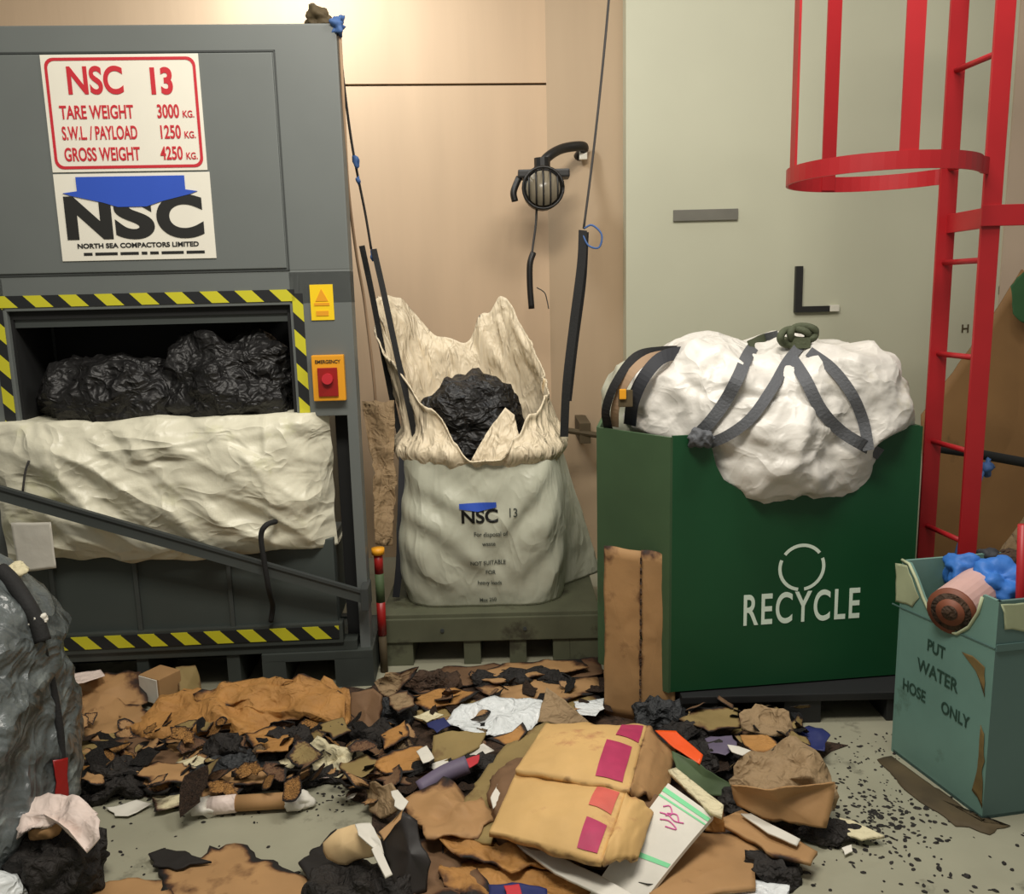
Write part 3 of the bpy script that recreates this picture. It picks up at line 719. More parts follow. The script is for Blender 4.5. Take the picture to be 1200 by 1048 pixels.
wstrap([(806, 520), (830, 497), (850, 470), (866, 440), (877, 415), (890, 400), (912, 394)], .042, 'webbing_grey')
wstrap([(818, 524), (850, 512), (880, 490), (905, 455), (922, 425), (938, 405)], .036, 'webbing_grey')
wstrap([(928, 420), (944, 445), (962, 480), (985, 505), (1012, 522), (1034, 534)], .040, 'webbing_grey')
wstrap([(948, 412), (975, 432), (998, 462), (1012, 495), (1018, 528)], .036, 'webbing_grey')
wstrap([(878, 405), (900, 396), (925, 402), (950, 402)], .036, 'webbing_green', off=.032)
kn = nb()
P0 = onw(930, 402, .03)-WB
for (dx, dz, r_) in ((.0, .0, .05), (.03, .012, .045)):
    tube(kn, [P0+Vector((dx+r_*math.cos(t*math.pi/8), -.01*math.sin(t), dz+.02+r_*.55*math.sin(t*math.pi/8))) for t in range(17)], .013, 8)
fin('knot', kn, 'webbing_green', ws, True)
fin('knot', blob_bm(gM@Vector((-Wf+.09, -.02, Z1-.01))-WB, (.045, .025, .028), e=2, amp=.02, freq=30, sub=4), 'webbing_grey', ws, True)
# strap loops left
lp = empty('strap_loop', AY(712, 500, 3.1).to_tuple(), 'black webbing loops arching over the left side of the green bin', 'strap')
lo = lp.location.copy()
for pts, wdt, m in (([(713, 503), (710, 480), (722, 448), (745, 418), (775, 411), (815, 410)], .03, 'webbing_black'),
                    ([(738, 498), (742, 470), (756, 440), (778, 418), (812, 412)], .045, 'bundle_dark'),
                    ([(720, 500), (722, 474), (738, 440), (760, 420), (790, 414)], .03, 'rope_tan')):
    bm = nb(); ribbon(bm, [AY(x, y, (3.04, 2.99, 2.97, 3.0, 3.04, 3.08)[i])-lo for i, (x, y) in enumerate(pts)], wdt, .004, Vector((-.3, -1, .2))); fin('webbing', bm, m, lp)
bm = nb(); p = AY(733, 467, 2.96)-lo; box(bm, p.x-.025, p.x+.025, p.y-.006, p.y+.006, p.z-.03, p.z+.03, .004); fin('buckle_tag', bm, 'grime', lp)
bm = nb(); p = AY(729, 462, 2.95)-lo; box(bm, p.x-.010, p.x+.014, p.y-.006, p.y+.002, p.z-.018, p.z+.018, .004); fin('buckle_label', bm, 'sticker_orange', lp)
bm = blob_bm((.50, 3.36, 1.07), (.13, .2, .17), e=2.6, amp=.03, freq=8, sub=4)
tag(fin('sack_corner', bm, 'bag_green_white', None, True), 'pale sack end standing behind the strap loops in the green bin', 'sack')
# cardboard leaning against the bin's corner
bm = nb()
q0, q1, q2 = G(708, 838), G(750, 846), G(791, 846)
for a_, b_ in ((q0, q1), (q1, q2)): pass
cardp = empty('flattened_carton', q1.to_tuple(), 'flat brown carton standing against the corner of the green bin', 'carton')
h = .63
def up(p, k=0): return Vector((p.x+.003, p.y+.004, h+k))
o1 = sheet('panel', [q0, q1, up(q1), up(q0)], 'card', amp=.004, thick=.006, tear=.004, char=.02, cedge=.25); 
o2 = sheet('panel', [q1, q2, up(q2, -.03), up(q1)], 'card', amp=.004, thick=.006, tear=.006, char=.02, cedge=.3)
bm = nb()
for k in range(16):
    z = .03+.037*k; p = q1.lerp(up(q1), z/h); box(bm, p.x-.004, p.x+.002, p.y-.011, p.y-.004, z, z+.022)
o3 = fin('perforation', bm, 'ash_brown')
for o in (o1, o2, o3): o.parent = cardp; o.matrix_parent_inverse = Matrix.Translation(-q1)

# ================================================================== RED CAGED LADDER
LX, LYn, LYf = 1.575, 2.89, 3.13
ld = empty('caged_ladder', (LX, 3.0, 0), 'red steel ladder with a safety cage beside the green bin', 'ladder')
for y in (LYn-3, LYf-3):
    dx_ = .018 if y < 0 else -.008
    bm = nb(); box(bm, dx_-.031, dx_+.031, y-.006, y+.006, 0, 3.4, .002); fin('rail', bm, 'ladder_red', ld)
for k in range(11):
    z = .28+.3255*k
    if z > 3.3: break
    bm = nb(); tube(bm, [(.018, LYn-3, z), (-.008, LYf-3, z)], .010, 10, False); fin('rung', bm, 'ladder_red', ld, True)
bm = nb(); box(bm, -.008, .008, LYn-3, LYf-3, 1.685, 1.75, .002); fin('crossbar', bm, 'ladder_red', ld)
bm = nb(); box(bm, -.02, 1.25, LYn-3.016, LYn-3.006, 1.69, 1.758, .002); fin('wall_bracket', bm, 'ladder_red', ld)
HC = Vector((1.272-LX, 3.0-3.0)); HC = (1.272-LX, .005); HR = .302
def hoop(z):
    bm = nb(); K = 48; a0, a1 = math.radians(30), math.radians(330); T = .008; H2 = .027
    path = [(LX+.0-LX, LYf-3)] + [(HC[0]+HR*math.cos(a0+(a1-a0)*k/K), HC[1]+HR*math.sin(a0+(a1-a0)*k/K)) for k in range(K+1)] + [(0, LYn-3)]
    rr = []
    for i, (x, y) in enumerate(path):
        d = Vector((x-HC[0], y-HC[1], 0)).normalized()
        c_ = Vector((x, y, z)); rr.append([bm.verts.new(c_+d*sx_*T/2+Vector((0, 0, sz_*H2))) for sx_, sz_ in ((-1, -1), (1, -1), (1, 1), (-1, 1))])
    for a_, b_ in zip(rr, rr[1:]):
        for k in range(4): bm.faces.new((a_[k], a_[(k+1) % 4], b_[(k+1) % 4], b_[k]))
    bm.faces.new(rr[0][::-1]); bm.faces.new(rr[-1]); fin('cage_hoop', bm, 'ladder_red', ld)
hoop(1.882); hoop(2.9)
for ang, w_ in ((180, .05), (104, .055), (262, .055)):
    a = math.radians(ang); c_ = Vector((HC[0]+(HR-.009)*math.cos(a), HC[1]+(HR-.009)*math.sin(a), 0)); tg = Vector((-math.sin(a), math.cos(a), 0)); n_ = Vector((math.cos(a), math.sin(a), 0))
    bm = nb(); prism(bm, [c_+tg*w_/2+Vector((0, 0, 1.86)), c_-tg*w_/2+Vector((0, 0, 1.86)), c_-tg*w_/2+Vector((0, 0, 3.4)), c_+tg*w_/2+Vector((0, 0, 3.4))], n_*.008); fin('cage_strip', bm, 'ladder_red', ld)

# ================================================================== BOARD, BAR behind the ladder
bpts = [AY(1080, 486, 4.02), AY(1118, 436, 4.06), AY(1165, 368, 4.14), AY(1198, 316, 4.2), AY(1290, 400, 4.15), AY(1300, 620, 3.95), G(1300, 700), G(1084, 700)]
o = sheet('brown_board', bpts, 'board_brown', amp=.006, freq=3, thick=.012, tear=.004, rings=10, minz=.001, seglen=.05)
tag(o, 'big brown board leaning on the wall behind the red ladder', 'board')
p = AY(1192, 352, 4.12)
o_g = sheet('green_patch', [AY(1184, 335, 4.085), AY(1200, 318, 4.09), AY(1212, 350, 4.07), AY(1200, 378, 4.05), AY(1187, 368, 4.06)], 'board_green', o, amp=.002, thick=.002, tear=.01, minz=0)
o = sheet('brown_board', [AY(1170, 650, 3.5), AY(1215, 585, 3.6), AY(1300, 560, 3.62), AY(1300, 720, 3.4), AY(1180, 735, 3.38)], 'card_grey', amp=.004, thick=.01, tear=.003, seglen=.05)
tag(o, 'tilted pale board behind the rubbish in the teal bin', 'board')
bm = nb(); tube(bm, [AY(1085, 523, 3.45), AY(1140, 531, 3.45), AY(1200, 542, 3.45), AY(1500, 578, 3.45)], .020, 10, False); tag(fin('rail_pipe', bm, 'cavity', None, True), 'dark horizontal pipe crossing behind the red ladder', 'pipe')
bm = nb(); tube(bm, [AY(1160, 538, 3.42), AY(1150, 560, 3.40), AY(1140, 590, 3.36), AY(1130, 620, 3.33), AY(1120, 650, 3.3), AY(1116, 690, 3.28)], .006, 8)
rb = tag(fin('rope', bm, 'rope_blue', None, True), 'blue rope knotted on the dark pipe beside the ladder', 'rope')
fin('knot', blob_bm(AY(1157, 548, 3.42), (.022, .02, .035), e=2, amp=.02, freq=40, sub=3), 'rope_blue', rb, True)

# ================================================================== TEAL BIN
Lc = Vector((1.222, 2.585, 0)); Nc = Vector((1.313, 2.205, 0)); rd_ = Vector((.985, .17, 0)).normalized()
Rc = Nc+rd_*.62; Kc = Lc+rd_*.62; TZ = .652
tb = empty('teal_bin', Nc.to_tuple(), 'worn teal bin with a scooped side and stencilled lettering', 'bin')
ldir = (Nc-Lc).normalized(); lnorm = Vector((ldir.y, -ldir.x, 0)).normalized()   # outward (left) normal guess
if lnorm.dot(Vector((-1, 0, 0))) < 0: lnorm = -lnorm
def tpx(x, y, n=lnorm): return PL(x, y, Nc, n)-Nc
nts = [tpx(x, y) for x, y in ((1066, 661), (1074, 678), (1082, 700), (1092, 722), (1106, 738), (1122, 743), (1136, 735), (1147, 718), (1152, 700))]
outl = [Lc-Nc, Vector((0, 0, 0)), Vector((0, 0, TZ))] + [Vector(p) for p in nts[::-1]] + [Lc-Nc+Vector((0, 0, TZ))]
outl[3].z = TZ; outl[-2].z = TZ
bm = nb(); prism(bm, outl, -lnorm*.010); fin('scooped_panel', bm, 'teal_paint', tb)
def twall(a, b, m, name, z1=TZ):
    a = a-Nc; b = b-Nc; d = (b-a).normalized(); n = Vector((-d.y, d.x, 0))
    bm = nb(); prism(bm, [(a.x, a.y, 0), (b.x, b.y, 0), (b.x, b.y, z1), (a.x, a.y, z1)], n*.010); return fin(name, bm, m, tb)
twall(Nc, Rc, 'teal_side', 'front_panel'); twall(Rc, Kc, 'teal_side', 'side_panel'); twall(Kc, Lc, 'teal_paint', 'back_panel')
bm = nb(); prism(bm, [Vector(), Rc-Nc, Kc-Nc, Lc-Nc], (0, 0, .01)); fin('bottom', bm, 'teal_side', tb)
# rim beading along the scoop and seam
bm = nb(); tube(bm, [Lc-Nc+Vector((0, 0, TZ))] + [Vector(p)+lnorm*.002 for p in nts], .005, 6, False); fin('rim_bead', bm, 'teal_worn', tb, True)
bm = nb(); a_, b_ = tpx(1046, 708), Vector((0, 0, tpx(1158, 757).z)); prism(bm, [a_+lnorm*.001, b_+lnorm*.001, b_+lnorm*.001+Vector((0, 0, .004)), a_+lnorm*.001+Vector((0, 0, .004))], lnorm*.002)
r0 = Vector((0, 0, b_.z-.006)); r1_ = rd_*.62+Vector((0, 0, b_.z-.006)); rn = Vector((rd_.y, -rd_.x, 0)); box(bm, 0, .001, 0, .001, .1, .101)
prism(bm, [r0+rn*.001, r1_+rn*.001, r1_+rn*.001+Vector((0, 0, .02)), r0+rn*.001+Vector((0, 0, .02))], rn*.004)
fin('seam', bm, 'teal_side', tb)
o = sheet('worn_patch', [tpx(1050, 660)+lnorm*.003, tpx(1064, 662)+lnorm*.003, tpx(1078, 700)+lnorm*.003, tpx(1070, 712)+lnorm*.003, tpx(1050, 705)+lnorm*.003], 'teal_worn', tb, amp=0, thick=.001, tear=.004, minz=-1)
o = sheet('rust_patch', [tpx(1128, 764)+lnorm*.003, tpx(1140, 768)+lnorm*.003, tpx(1155, 782)+lnorm*.003, tpx(1155, 818)+lnorm*.003, tpx(1150, 800)+lnorm*.003, tpx(1144, 786)+lnorm*.003], 'rust', tb, amp=0, thick=.001, tear=.004, minz=-1)
o = sheet('rust_patch', [tpx(1150, 850)+lnorm*.003, tpx(1154, 860)+lnorm*.003, tpx(1152, 950)+lnorm*.003, tpx(1140, 925)+lnorm*.003, tpx(1146, 900)+lnorm*.003], 'rust', tb, amp=0, thick=.001, tear=.012, minz=-1)
def rpx(x, y): return PL(x, y, Nc, rn)-Nc+rn*.003
o = sheet('worn_patch', [rpx(1172, 708), rpx(1230, 706), rpx(1230, 738), rpx(1176, 738)], 'teal_worn', tb, amp=0, thick=.001, tear=.006, minz=-1)
for s, x, y, sz, sx_ in (('PUT', 1097, 767, .052, .8), ('WATER', 1098, 798, .058, .85), ('HOSE', 1071, 815, .052, .8), ('ONLY', 1119, 844, .052, .8)):
    p_ = tpx(x, y)+lnorm*.002
    text_obj(s, sz, 'stencil_dark', tb, frameM(p_, ldir, (0, 0, 1)), sx_, .0008, ext=.0004)
# contents of teal bin
cx = Nc+rd_*.10-lnorm*.0
rl = tag(fin('roll', tube(nb(), [AY(1116, 716, 2.36), AY(1150, 690, 2.5)], .070, 28, False), 'roll_pink', None, False), 'brown and pink rolled material in the notch of the teal bin', 'roll')
d_ = (AY(1116, 716, 2.36)-AY(1150, 690, 2.5)).normalized()
for k, r_ in enumerate((.070, .056, .040, .022)):
    bm = nb(); c0 = AY(1116, 716, 2.36)+d_*.001*k; tube(bm, [c0, c0+d_*(.004+.004*(k+1))], r_, 24, False); fin('layer', bm, ('roll_brown', 'ash_brown', 'roll_brown', 'ash_brown')[k], rl, True)
for x, y, Y, s, m, lab in ((1130, 668, 2.56, .062, 'blue_cloth', 'bright blue cloth bundle at the left back of the teal bin'),
                           (1170, 680, 2.46, .072, 'blue_cloth', 'round blue cloth wad in the middle of the teal bin'),
                           (1150, 652, 2.66, .04, 'bundle_dark', 'dark rag between the blue cloths in the teal bin'),
                           (1186, 662, 2.62, .055, 'ash_brown', 'dark brown rag at the right of the teal bin'),
                           (1140, 684, 2.52, .03, 'plastic_white', 'white plastic scrap between the blue cloths in the teal bin'),
                           (1200, 700, 2.42, .045, 'teal_side', 'grey-green rag at the front right of the teal bin')):
    tag(blob('rag', AY(x, y, Y), (s, s*.8, s*.75), m, amp=.035, ramp=.01, freq=14, sub=4, e=2.2), lab, 'rag')
# filling mass under the rags
tag(blob('rag', Nc+Vector((.26, .26, .50)), (.24, .12, .08), 'bundle_dark', amp=.03, freq=10, sub=4, e=3), 'dark layer of rags under the blue cloths in the teal bin', 'rag')
bm = nb(); tube(bm, [AY(1199, 615, 2.36), AY(1196, 710, 2.36), Vector((1.44, 2.36, .03))], .014, 10, False); tag(fin('red_pole', bm, 'ladder_red', None, True), 'short red pole standing in the teal bin at the photo edge', 'pole')

# ================================================================== LITTER ON THE FLOOR
def P3(pts, z=.0):                       # picture points carried onto the litter surface at height z
    return [G(p[0], p[1], p[2] if len(p) > 2 else z) for p in pts]
def S(name, pts, m, label, cat, z=.01, parent=None, group=None, **k):
    o = sheet(name, P3(pts, z), m, parent, **k)
    if parent is None: tag(o, label, cat, group)
    return o
K = dict(amp=.012, thick=.005, tear=.010, cedge=.55, char=.05)
# --- rear strip in front of the compactor
S('cardboard_flap', [(60, 800, .05), (95, 795, .09), (150, 785, .12), (165, 788, .12), (172, 822, .04), (135, 838, .03), (105, 858, .02), (72, 842, .02)], 'card', 'large tan cardboard flap right of the wrapped bale, below the compactor', 'cardboard', **K)
S('paper_strip', [(60, 790), (118, 784), (122, 792), (98, 800), (66, 806)], 'paper_pink', 'pale pink paper strip on top of the tan flap beside the bale', 'paper', z=.13, amp=.006, thick=.002, tear=.008)
bx = empty('small_carton', G(190, 818, .02).to_tuple(), 'small upright carton with one white side below the compactor', 'carton', -.5)
bm = nb(); box(bm, -.055, .055, -.05, .05, 0, .105, .004); fin('carton_body', bm, 'card', bx)
bm = nb(); box(bm, -.052, .046, -.054, -.050, .006, .102, .001); fin('white_face', bm, 'paper_white', bx)
S('cardboard_flap', [(206, 782, .12), (229, 780, .12), (236, 812, .02), (212, 826, .02)], 'card_olive', 'upright brown flap just right of the small white-sided carton', 'cardboard', amp=.008, thick=.005, tear=.006, cedge=.3)
S('crumpled_kraft_paper', [(140, 842, .03), (190, 822, .07), (235, 812, .09), (290, 803, .12), (345, 796, .14), (378, 800, .13), (404, 822, .09), (398, 848, .05), (350, 848, .04), (300, 868, .03), (240, 862, .03), (190, 872, .02), (150, 862, .02)], 'card_orange', 'long crumpled orange-brown packing paper below the compactor', 'paper', amp=.03, freq=10, thick=.004, tear=.02, crease=.03, rings=14, char=.02, cedge=.35, dome=.03)
S('crumpled_kraft_paper', [(345, 800, .12), (380, 795, .12), (410, 812, .10), (424, 835, .05), (400, 858, .03), (372, 845, .05)], 'card_orange', 'folded orange-brown paper at the right end of the long packing paper', 'paper', amp=.02, freq=14, thick=.004, tear=.012, crease=.02, cedge=.35)
S('crumpled_kraft_paper', [(225, 815, .10), (300, 793, .15), (345, 800, .14), (300, 822, .10), (240, 835, .08)], 'card_orange', 'upper fold of orange-brown paper lying on the long packing paper', 'paper', amp=.02, freq=14, thick=.004, tear=.012, crease=.02, cedge=.4)
S('cardboard_piece', [(78, 866), (118, 860), (150, 866), (146, 890), (110, 896), (84, 890)], 'card_olive', 'pale olive cardboard piece at the right foot of the wrapped bale', 'cardboard', z=.02, **K)
S('cardboard_piece', [(80, 895), (130, 886), (158, 888), (150, 905), (96, 910)], 'card_orange', 'orange-edged cardboard strip in front of the pale olive piece', 'cardboard', z=.02, **K)
S('cardboard_piece', [(120, 868), (150, 858), (205, 876), (240, 892), (205, 902), (150, 892)], 'card_dark', 'dark brown torn cardboard between the bale and the packing paper', 'cardboard', z=.035, **K)
S('cardboard_piece', [(95, 800, .06), (130, 815, .05), (175, 835, .05), (190, 868, .03), (150, 880, .02), (110, 872, .02), (85, 850, .03)], 'card', 'tan cardboard sheet lying under the large flap beside the bale', 'cardboard', **K)
S('cardboard_piece', [(190, 868), (240, 862), (262, 880), (225, 905), (190, 900)], 'card', 'light torn cardboard below the middle of the packing paper', 'cardboard', z=.03, **K)
def lump(name, x, y, s, m, label, cat, z=0, **k):
    s = (s[0]*.9, s[1]*.85, s[2]*.72); c = G(x, y, z+s[2]*.55); k.setdefault('amp', .030); k.setdefault('ramp', .022); k.setdefault('freq', 17); k.setdefault('sub', 4)
    o = blob(name, c, s, m, flatz=max(.002, z), e=2.3, **k); tag(o, label, cat); return o
lump('charred_lump', 130, 918, (.11, .08, .07), 'ash_black', 'black charred lump beside the foot of the wrapped bale', 'burnt debris')
lump('charred_lump', 225, 918, (.12, .06, .04), 'ash_blue', 'blue-grey ash clump left of the paper roll', 'burnt debris')
lump('charred_lump', 262, 882, (.07, .05, .06), 'ash_black', 'black burnt clump below the middle of the packing paper', 'burnt debris', z=.02)
lump('charred_lump', 340, 872, (.11, .06, .055), 'ash_black', 'black burnt clump under the right end of the packing paper', 'burnt debris', z=.01)
lump('charred_lump', 285, 893, (.10, .05, .04), 'ash_blue', 'blue-grey burnt clump behind the paper roll', 'burnt debris', z=.01)
lump('charred_lump', 375, 880, (.07, .05, .035), 'ash_brown', 'brown burnt clump behind the white crumpled paper', 'burnt debris', z=.01)
lump('charred_lump', 400, 862, (.08, .05, .05), 'ash_black', 'black burnt clump left of the upright brown slab', 'burnt debris', z=.01)
lump('charred_lump', 360, 915, (.13, .04, .03), 'ash_black', 'long black burnt strip under the white crumpled paper', 'burnt debris')
lump('charred_lump', 290, 918, (.06, .04, .04), 'ash_black', 'small black burnt heap right behind the paper roll', 'burnt debris')
S('paper_sheet', [(124, 946), (160, 938), (178, 942), (150, 956), (134, 956)], 'paper_white', 'white torn paper on bare floor near the bale', 'paper', z=.012, amp=.006, thick=.002, tear=.006)
S('paper_sheet', [(178, 926), (228, 918), (242, 930), (215, 945), (182, 952)], 'paper_cream', 'cream torn paper between the white paper and the roll', 'paper', z=.015, amp=.01, thick=.002, tear=.012, char=.05, cedge=.4)
S('cardboard_piece', [(225, 905), (262, 898), (285, 915), (262, 938), (235, 935)], 'card', 'tan scorched cardboard just left of the paper roll', 'cardboard', z=.03, **K)
rl = empty('paper_roll', G(305, 940, .03).to_tuple(), 'small brown paper roll with pale torn ends on the floor', 'paper roll', .06)
bm = nb(); tube(bm, [(-.075, 0, 0), (.085, .0, 0)], .024, 14, False); fin('roll_body', bm, 'card', rl, True)
bm = nb(); tube(bm, [(-.15, .0, -.004), (-.07, 0, 0)], .027, 12, False); fin('torn_end', bm, 'paper_pink', rl, True)
o = fin('torn_end', blob_bm((.11, 0, -.004), (.045, .03, .022), amp=.02, freq=30, sub=3), 'paper_white', rl, True)
o = fin('torn_end', blob_bm((-.155, 0, -.004), (.04, .032, .02), amp=.02, freq=30, sub=3), 'paper_white', rl, True)
S('crumpled_paper', [(320, 893, .03), (345, 880, .06), (382, 868, .09), (410, 876, .07), (436, 890, .03), (420, 900, .03), (398, 915, .015), (370, 902, .03), (335, 903, .02)], 'paper_cream', 'crumpled cream-white paper with scorched edges in mid floor', 'paper', amp=.018, freq=14, thick=.003, tear=.014, crease=.02, char=.0, cedge=.3)
S('cardboard_piece', [(398, 895), (430, 885), (446, 893), (432, 912), (400, 914)], 'card_olive', 'olive cardboard corner beside the crumpled cream paper', 'cardboard', z=.05, **K)
# --- middle back
S('cardboard_slab', [(412, 812, .13), (438, 806, .14), (446, 815, .13), (442, 860, .02), (425, 868, .01), (410, 850, .03)], 'card_dark', 'upright grey-brown slab at the right end of the packing paper', 'cardboard', amp=.008, thick=.02, tear=.008, char=.0, cedge=.2)
lump('charred_lump', 462, 840, (.07, .06, .07), 'ash_blue', 'dark blue-grey burnt lump right of the upright slab', 'burnt debris')
lump('charred_lump', 445, 868, (.10, .06, .04), 'ash_black', 'black burnt lump below the upright slab', 'burnt debris')
S('cardboard_piece', [(445, 862), (475, 846), (478, 862), (450, 878)], 'card_orange', 'small orange-brown cardboard scrap below the blue-grey lump', 'cardboard', z=.06, **K)
S('cardboard_flap', [(438, 800, .1), (452, 788, .14), (490, 782, .12), (478, 800, .08), (460, 818, .05), (445, 814, .06)], 'card_grey', 'grey bent cardboard flap below the left end of the steel pallet', 'cardboard', **K)
S('cardboard_piece', [(468, 800), (520, 780), (620, 778), (705, 770), (708, 790), (640, 800), (560, 800), (490, 812)], 'card_dark', 'long dark scorched cardboard just in front of the steel pallet', 'cardboard', z=.02, **K)
S('cardboard_piece', [(478, 818), (520, 806), (560, 812), (545, 822), (500, 832)], 'card_orange', 'reddish scorched cardboard in front of the steel pallet, left', 'cardboard', z=.03, **K)
S('cardboard_piece', [(556, 806), (600, 796), (700, 792), (708, 808), (660, 822), (590, 822)], 'card', 'tan scorched cardboard behind the white plastic film', 'cardboard', z=.03, **K)
S('cardboard_piece', [(475, 835), (540, 820), (700, 816), (712, 832), (640, 845), (500, 850)], 'card_olive', 'wide olive cardboard under the white plastic film', 'cardboard', z=.012, **K)
S('cardboard_piece', [(550, 792), (600, 776), (680, 772), (690, 782), (640, 790), (580, 800)], 'card', 'narrow tan cardboard under the steel pallet front', 'cardboard', z=.05, **K)
lump('charred_lump', 610, 797, (.22, .04, .025), 'ash_black', 'long black burnt band in front of the steel pallet', 'burnt debris', z=.02)
lump('charred_lump', 505, 800, (.12, .05, .035), 'ash_brown', 'brown burnt lump left below the steel pallet', 'burnt debris', z=.015)
S('plastic_sheet', [(520, 850, .03), (540, 828, .05), (580, 820, .06), (640, 820, .05), (636, 838, .05), (615, 862, .03), (560, 862, .03)], 'plastic_white', 'wrinkled white plastic film lying behind the magenta-labelled carton', 'plastic', amp=.014, freq=12, thick=.002, tear=.01, crease=.015)
S('plastic_sheet', [(672, 822), (708, 818), (708, 830), (698, 840), (680, 838)], 'plastic_white', 'small white plastic scrap at the foot of the flat brown carton', 'plastic', z=.05, amp=.006, thick=.002, tear=.006)
S('cardboard_flap', [(640, 805, .12), (650, 812, .11), (690, 846, .04), (660, 850, .03), (630, 846, .04)], 'card_grey', 'grey-brown folded triangle standing behind the magenta-labelled carton', 'cardboard', amp=.006, thick=.006, tear=.005, cedge=.1)
S('cardboard_piece', [(445, 888), (495, 872), (520, 880), (505, 900), (450, 906), (438, 898)], 'card_orange', 'brown bent cardboard left of the olive carton piece', 'cardboard', z=.06, **K)
S('cardboard_piece', [(440, 903), (500, 895), (510, 908), (470, 918), (440, 915)], 'card_dark', 'dark cardboard strip under the bent brown piece', 'cardboard', z=.04, **K)
S('torn_carton', [(508, 862, .10), (530, 856, .11), (570, 858, .10), (562, 875, .09), (535, 890, .07), (508, 892, .06)], 'card_olive', 'olive carton piece with a torn white edge, left of the big carton', 'cardboard', amp=.006, thick=.008, tear=.006, cedge=.1)
S('paper_strip', [(505, 896, .06), (540, 884, .075), (566, 872, .09), (580, 880, .07), (560, 888, .065), (512, 904, .05)], 'paper_white', 'torn white edge curling in front of the olive carton piece', 'paper', amp=.006, thick=.003, tear=.006)
S('paper_strip', [(488, 882), (500, 876), (508, 888), (496, 894)], 'paper_white', 'small white crumple at the left tip of the olive carton piece', 'paper', z=.09, amp=.01, thick=.003, tear=.006)
S('blue_scrap', [(500, 848), (520, 842), (528, 850), (512, 858)], 'blue_dark', 'dark blue scrap left of the white plastic film', 'scrap', z=.06, amp=.008, thick=.003, tear=.006)
S('cream_scrap', [(484, 840), (505, 832), (520, 838), (500, 846)], 'paper_cream', 'thin cream scrap above the dark blue scrap', 'paper', z=.05, amp=.006, thick=.003, tear=.006)
S('cardboard_piece', [(570, 866, .07), (600, 856, .10), (612, 846, .12), (618, 856, .1), (604, 872, .08), (590, 874, .07)], 'card_orange', 'small curled scorched cardboard behind the big carton', 'cardboard', amp=.01, thick=.006, tear=.008, char=.15, cedge=.7)
lump('charred_lump', 545, 905, (.10, .05, .05), 'ash_black', 'black burnt lump under the purple-tinged tube', 'burnt debris', z=.01)
bm = nb(); tube(bm, [G(492, 926, .05), G(520, 908, .08), G(548, 896, .10)], .028, 12); tag(fin('cardboard_tube', bm, 'violet', None, True), 'purple-tinged crushed tube below the olive carton piece', 'tube')
S('red_scrap', [(545, 890), (562, 884), (560, 894), (550, 900)], 'red_bit', 'small red scrap at the end of the purple-tinged tube', 'scrap', z=.11, amp=.004, thick=.003, tear=.004)
# --- the big carton pile
S('cardboard_piece', [(545, 935), (585, 880), (640, 845), (660, 860), (600, 930), (575, 985), (540, 975)], 'card_olive', 'olive-brown crumpled board showing left of the big carton', 'cardboard', z=.08, amp=.012, thick=.01, tear=.01, cedge=.2)
S('cardboard_piece', [(470, 935), (520, 920), (560, 935), (580, 965), (560, 985), (500, 985)], 'card', 'bent brown cardboard at the lower left of the big carton', 'cardboard', z=.07, amp=.025, freq=12, thick=.006, tear=.012, crease=.02, cedge=.45)
S('cardboard_piece', [(495, 975), (560, 965), (620, 985), (650, 1010), (600, 1025), (540, 1010)], 'card_orange', 'golden brown folded cardboard below the big carton', 'cardboard', z=.05, amp=.022, freq=12, thick=.006, tear=.012, crease=.02, cedge=.45)
S('cardboard_piece', [(510, 1010), (600, 1010), (680, 1030), (720, 1052), (560, 1056), (520, 1040)], 'card_orange', 'brown crumpled cardboard at the bottom edge under the big carton', 'cardboard', z=.03, amp=.02, freq=12, thick=.006, tear=.012, crease=.015, cedge=.45)
S('cardboard_piece', [(478, 985), (515, 975), (560, 1020), (580, 1055), (470, 1056)], 'card_dark', 'dark brown cardboard sloping at the bottom edge, right of the black slab', 'cardboard', z=.03, amp=.02, freq=12, thick=.006, tear=.012, cedge=.6, char=.1)
S('paper_label', [(575, 935), (590, 905), (602, 902), (596, 925), (578, 948)], 'paper_white', 'white printed edge between the olive board and the big carton', 'paper', z=.13, amp=.003, thick=.003, tear=.004)
S('paper_board', [(598, 985), (625, 990), (700, 1025), (745, 1050), (720, 1056), (650, 1022)], 'paper_white', 'narrow white board edge under the front of the big carton', 'paper', z=.07, amp=.003, thick=.008, tear=.002)
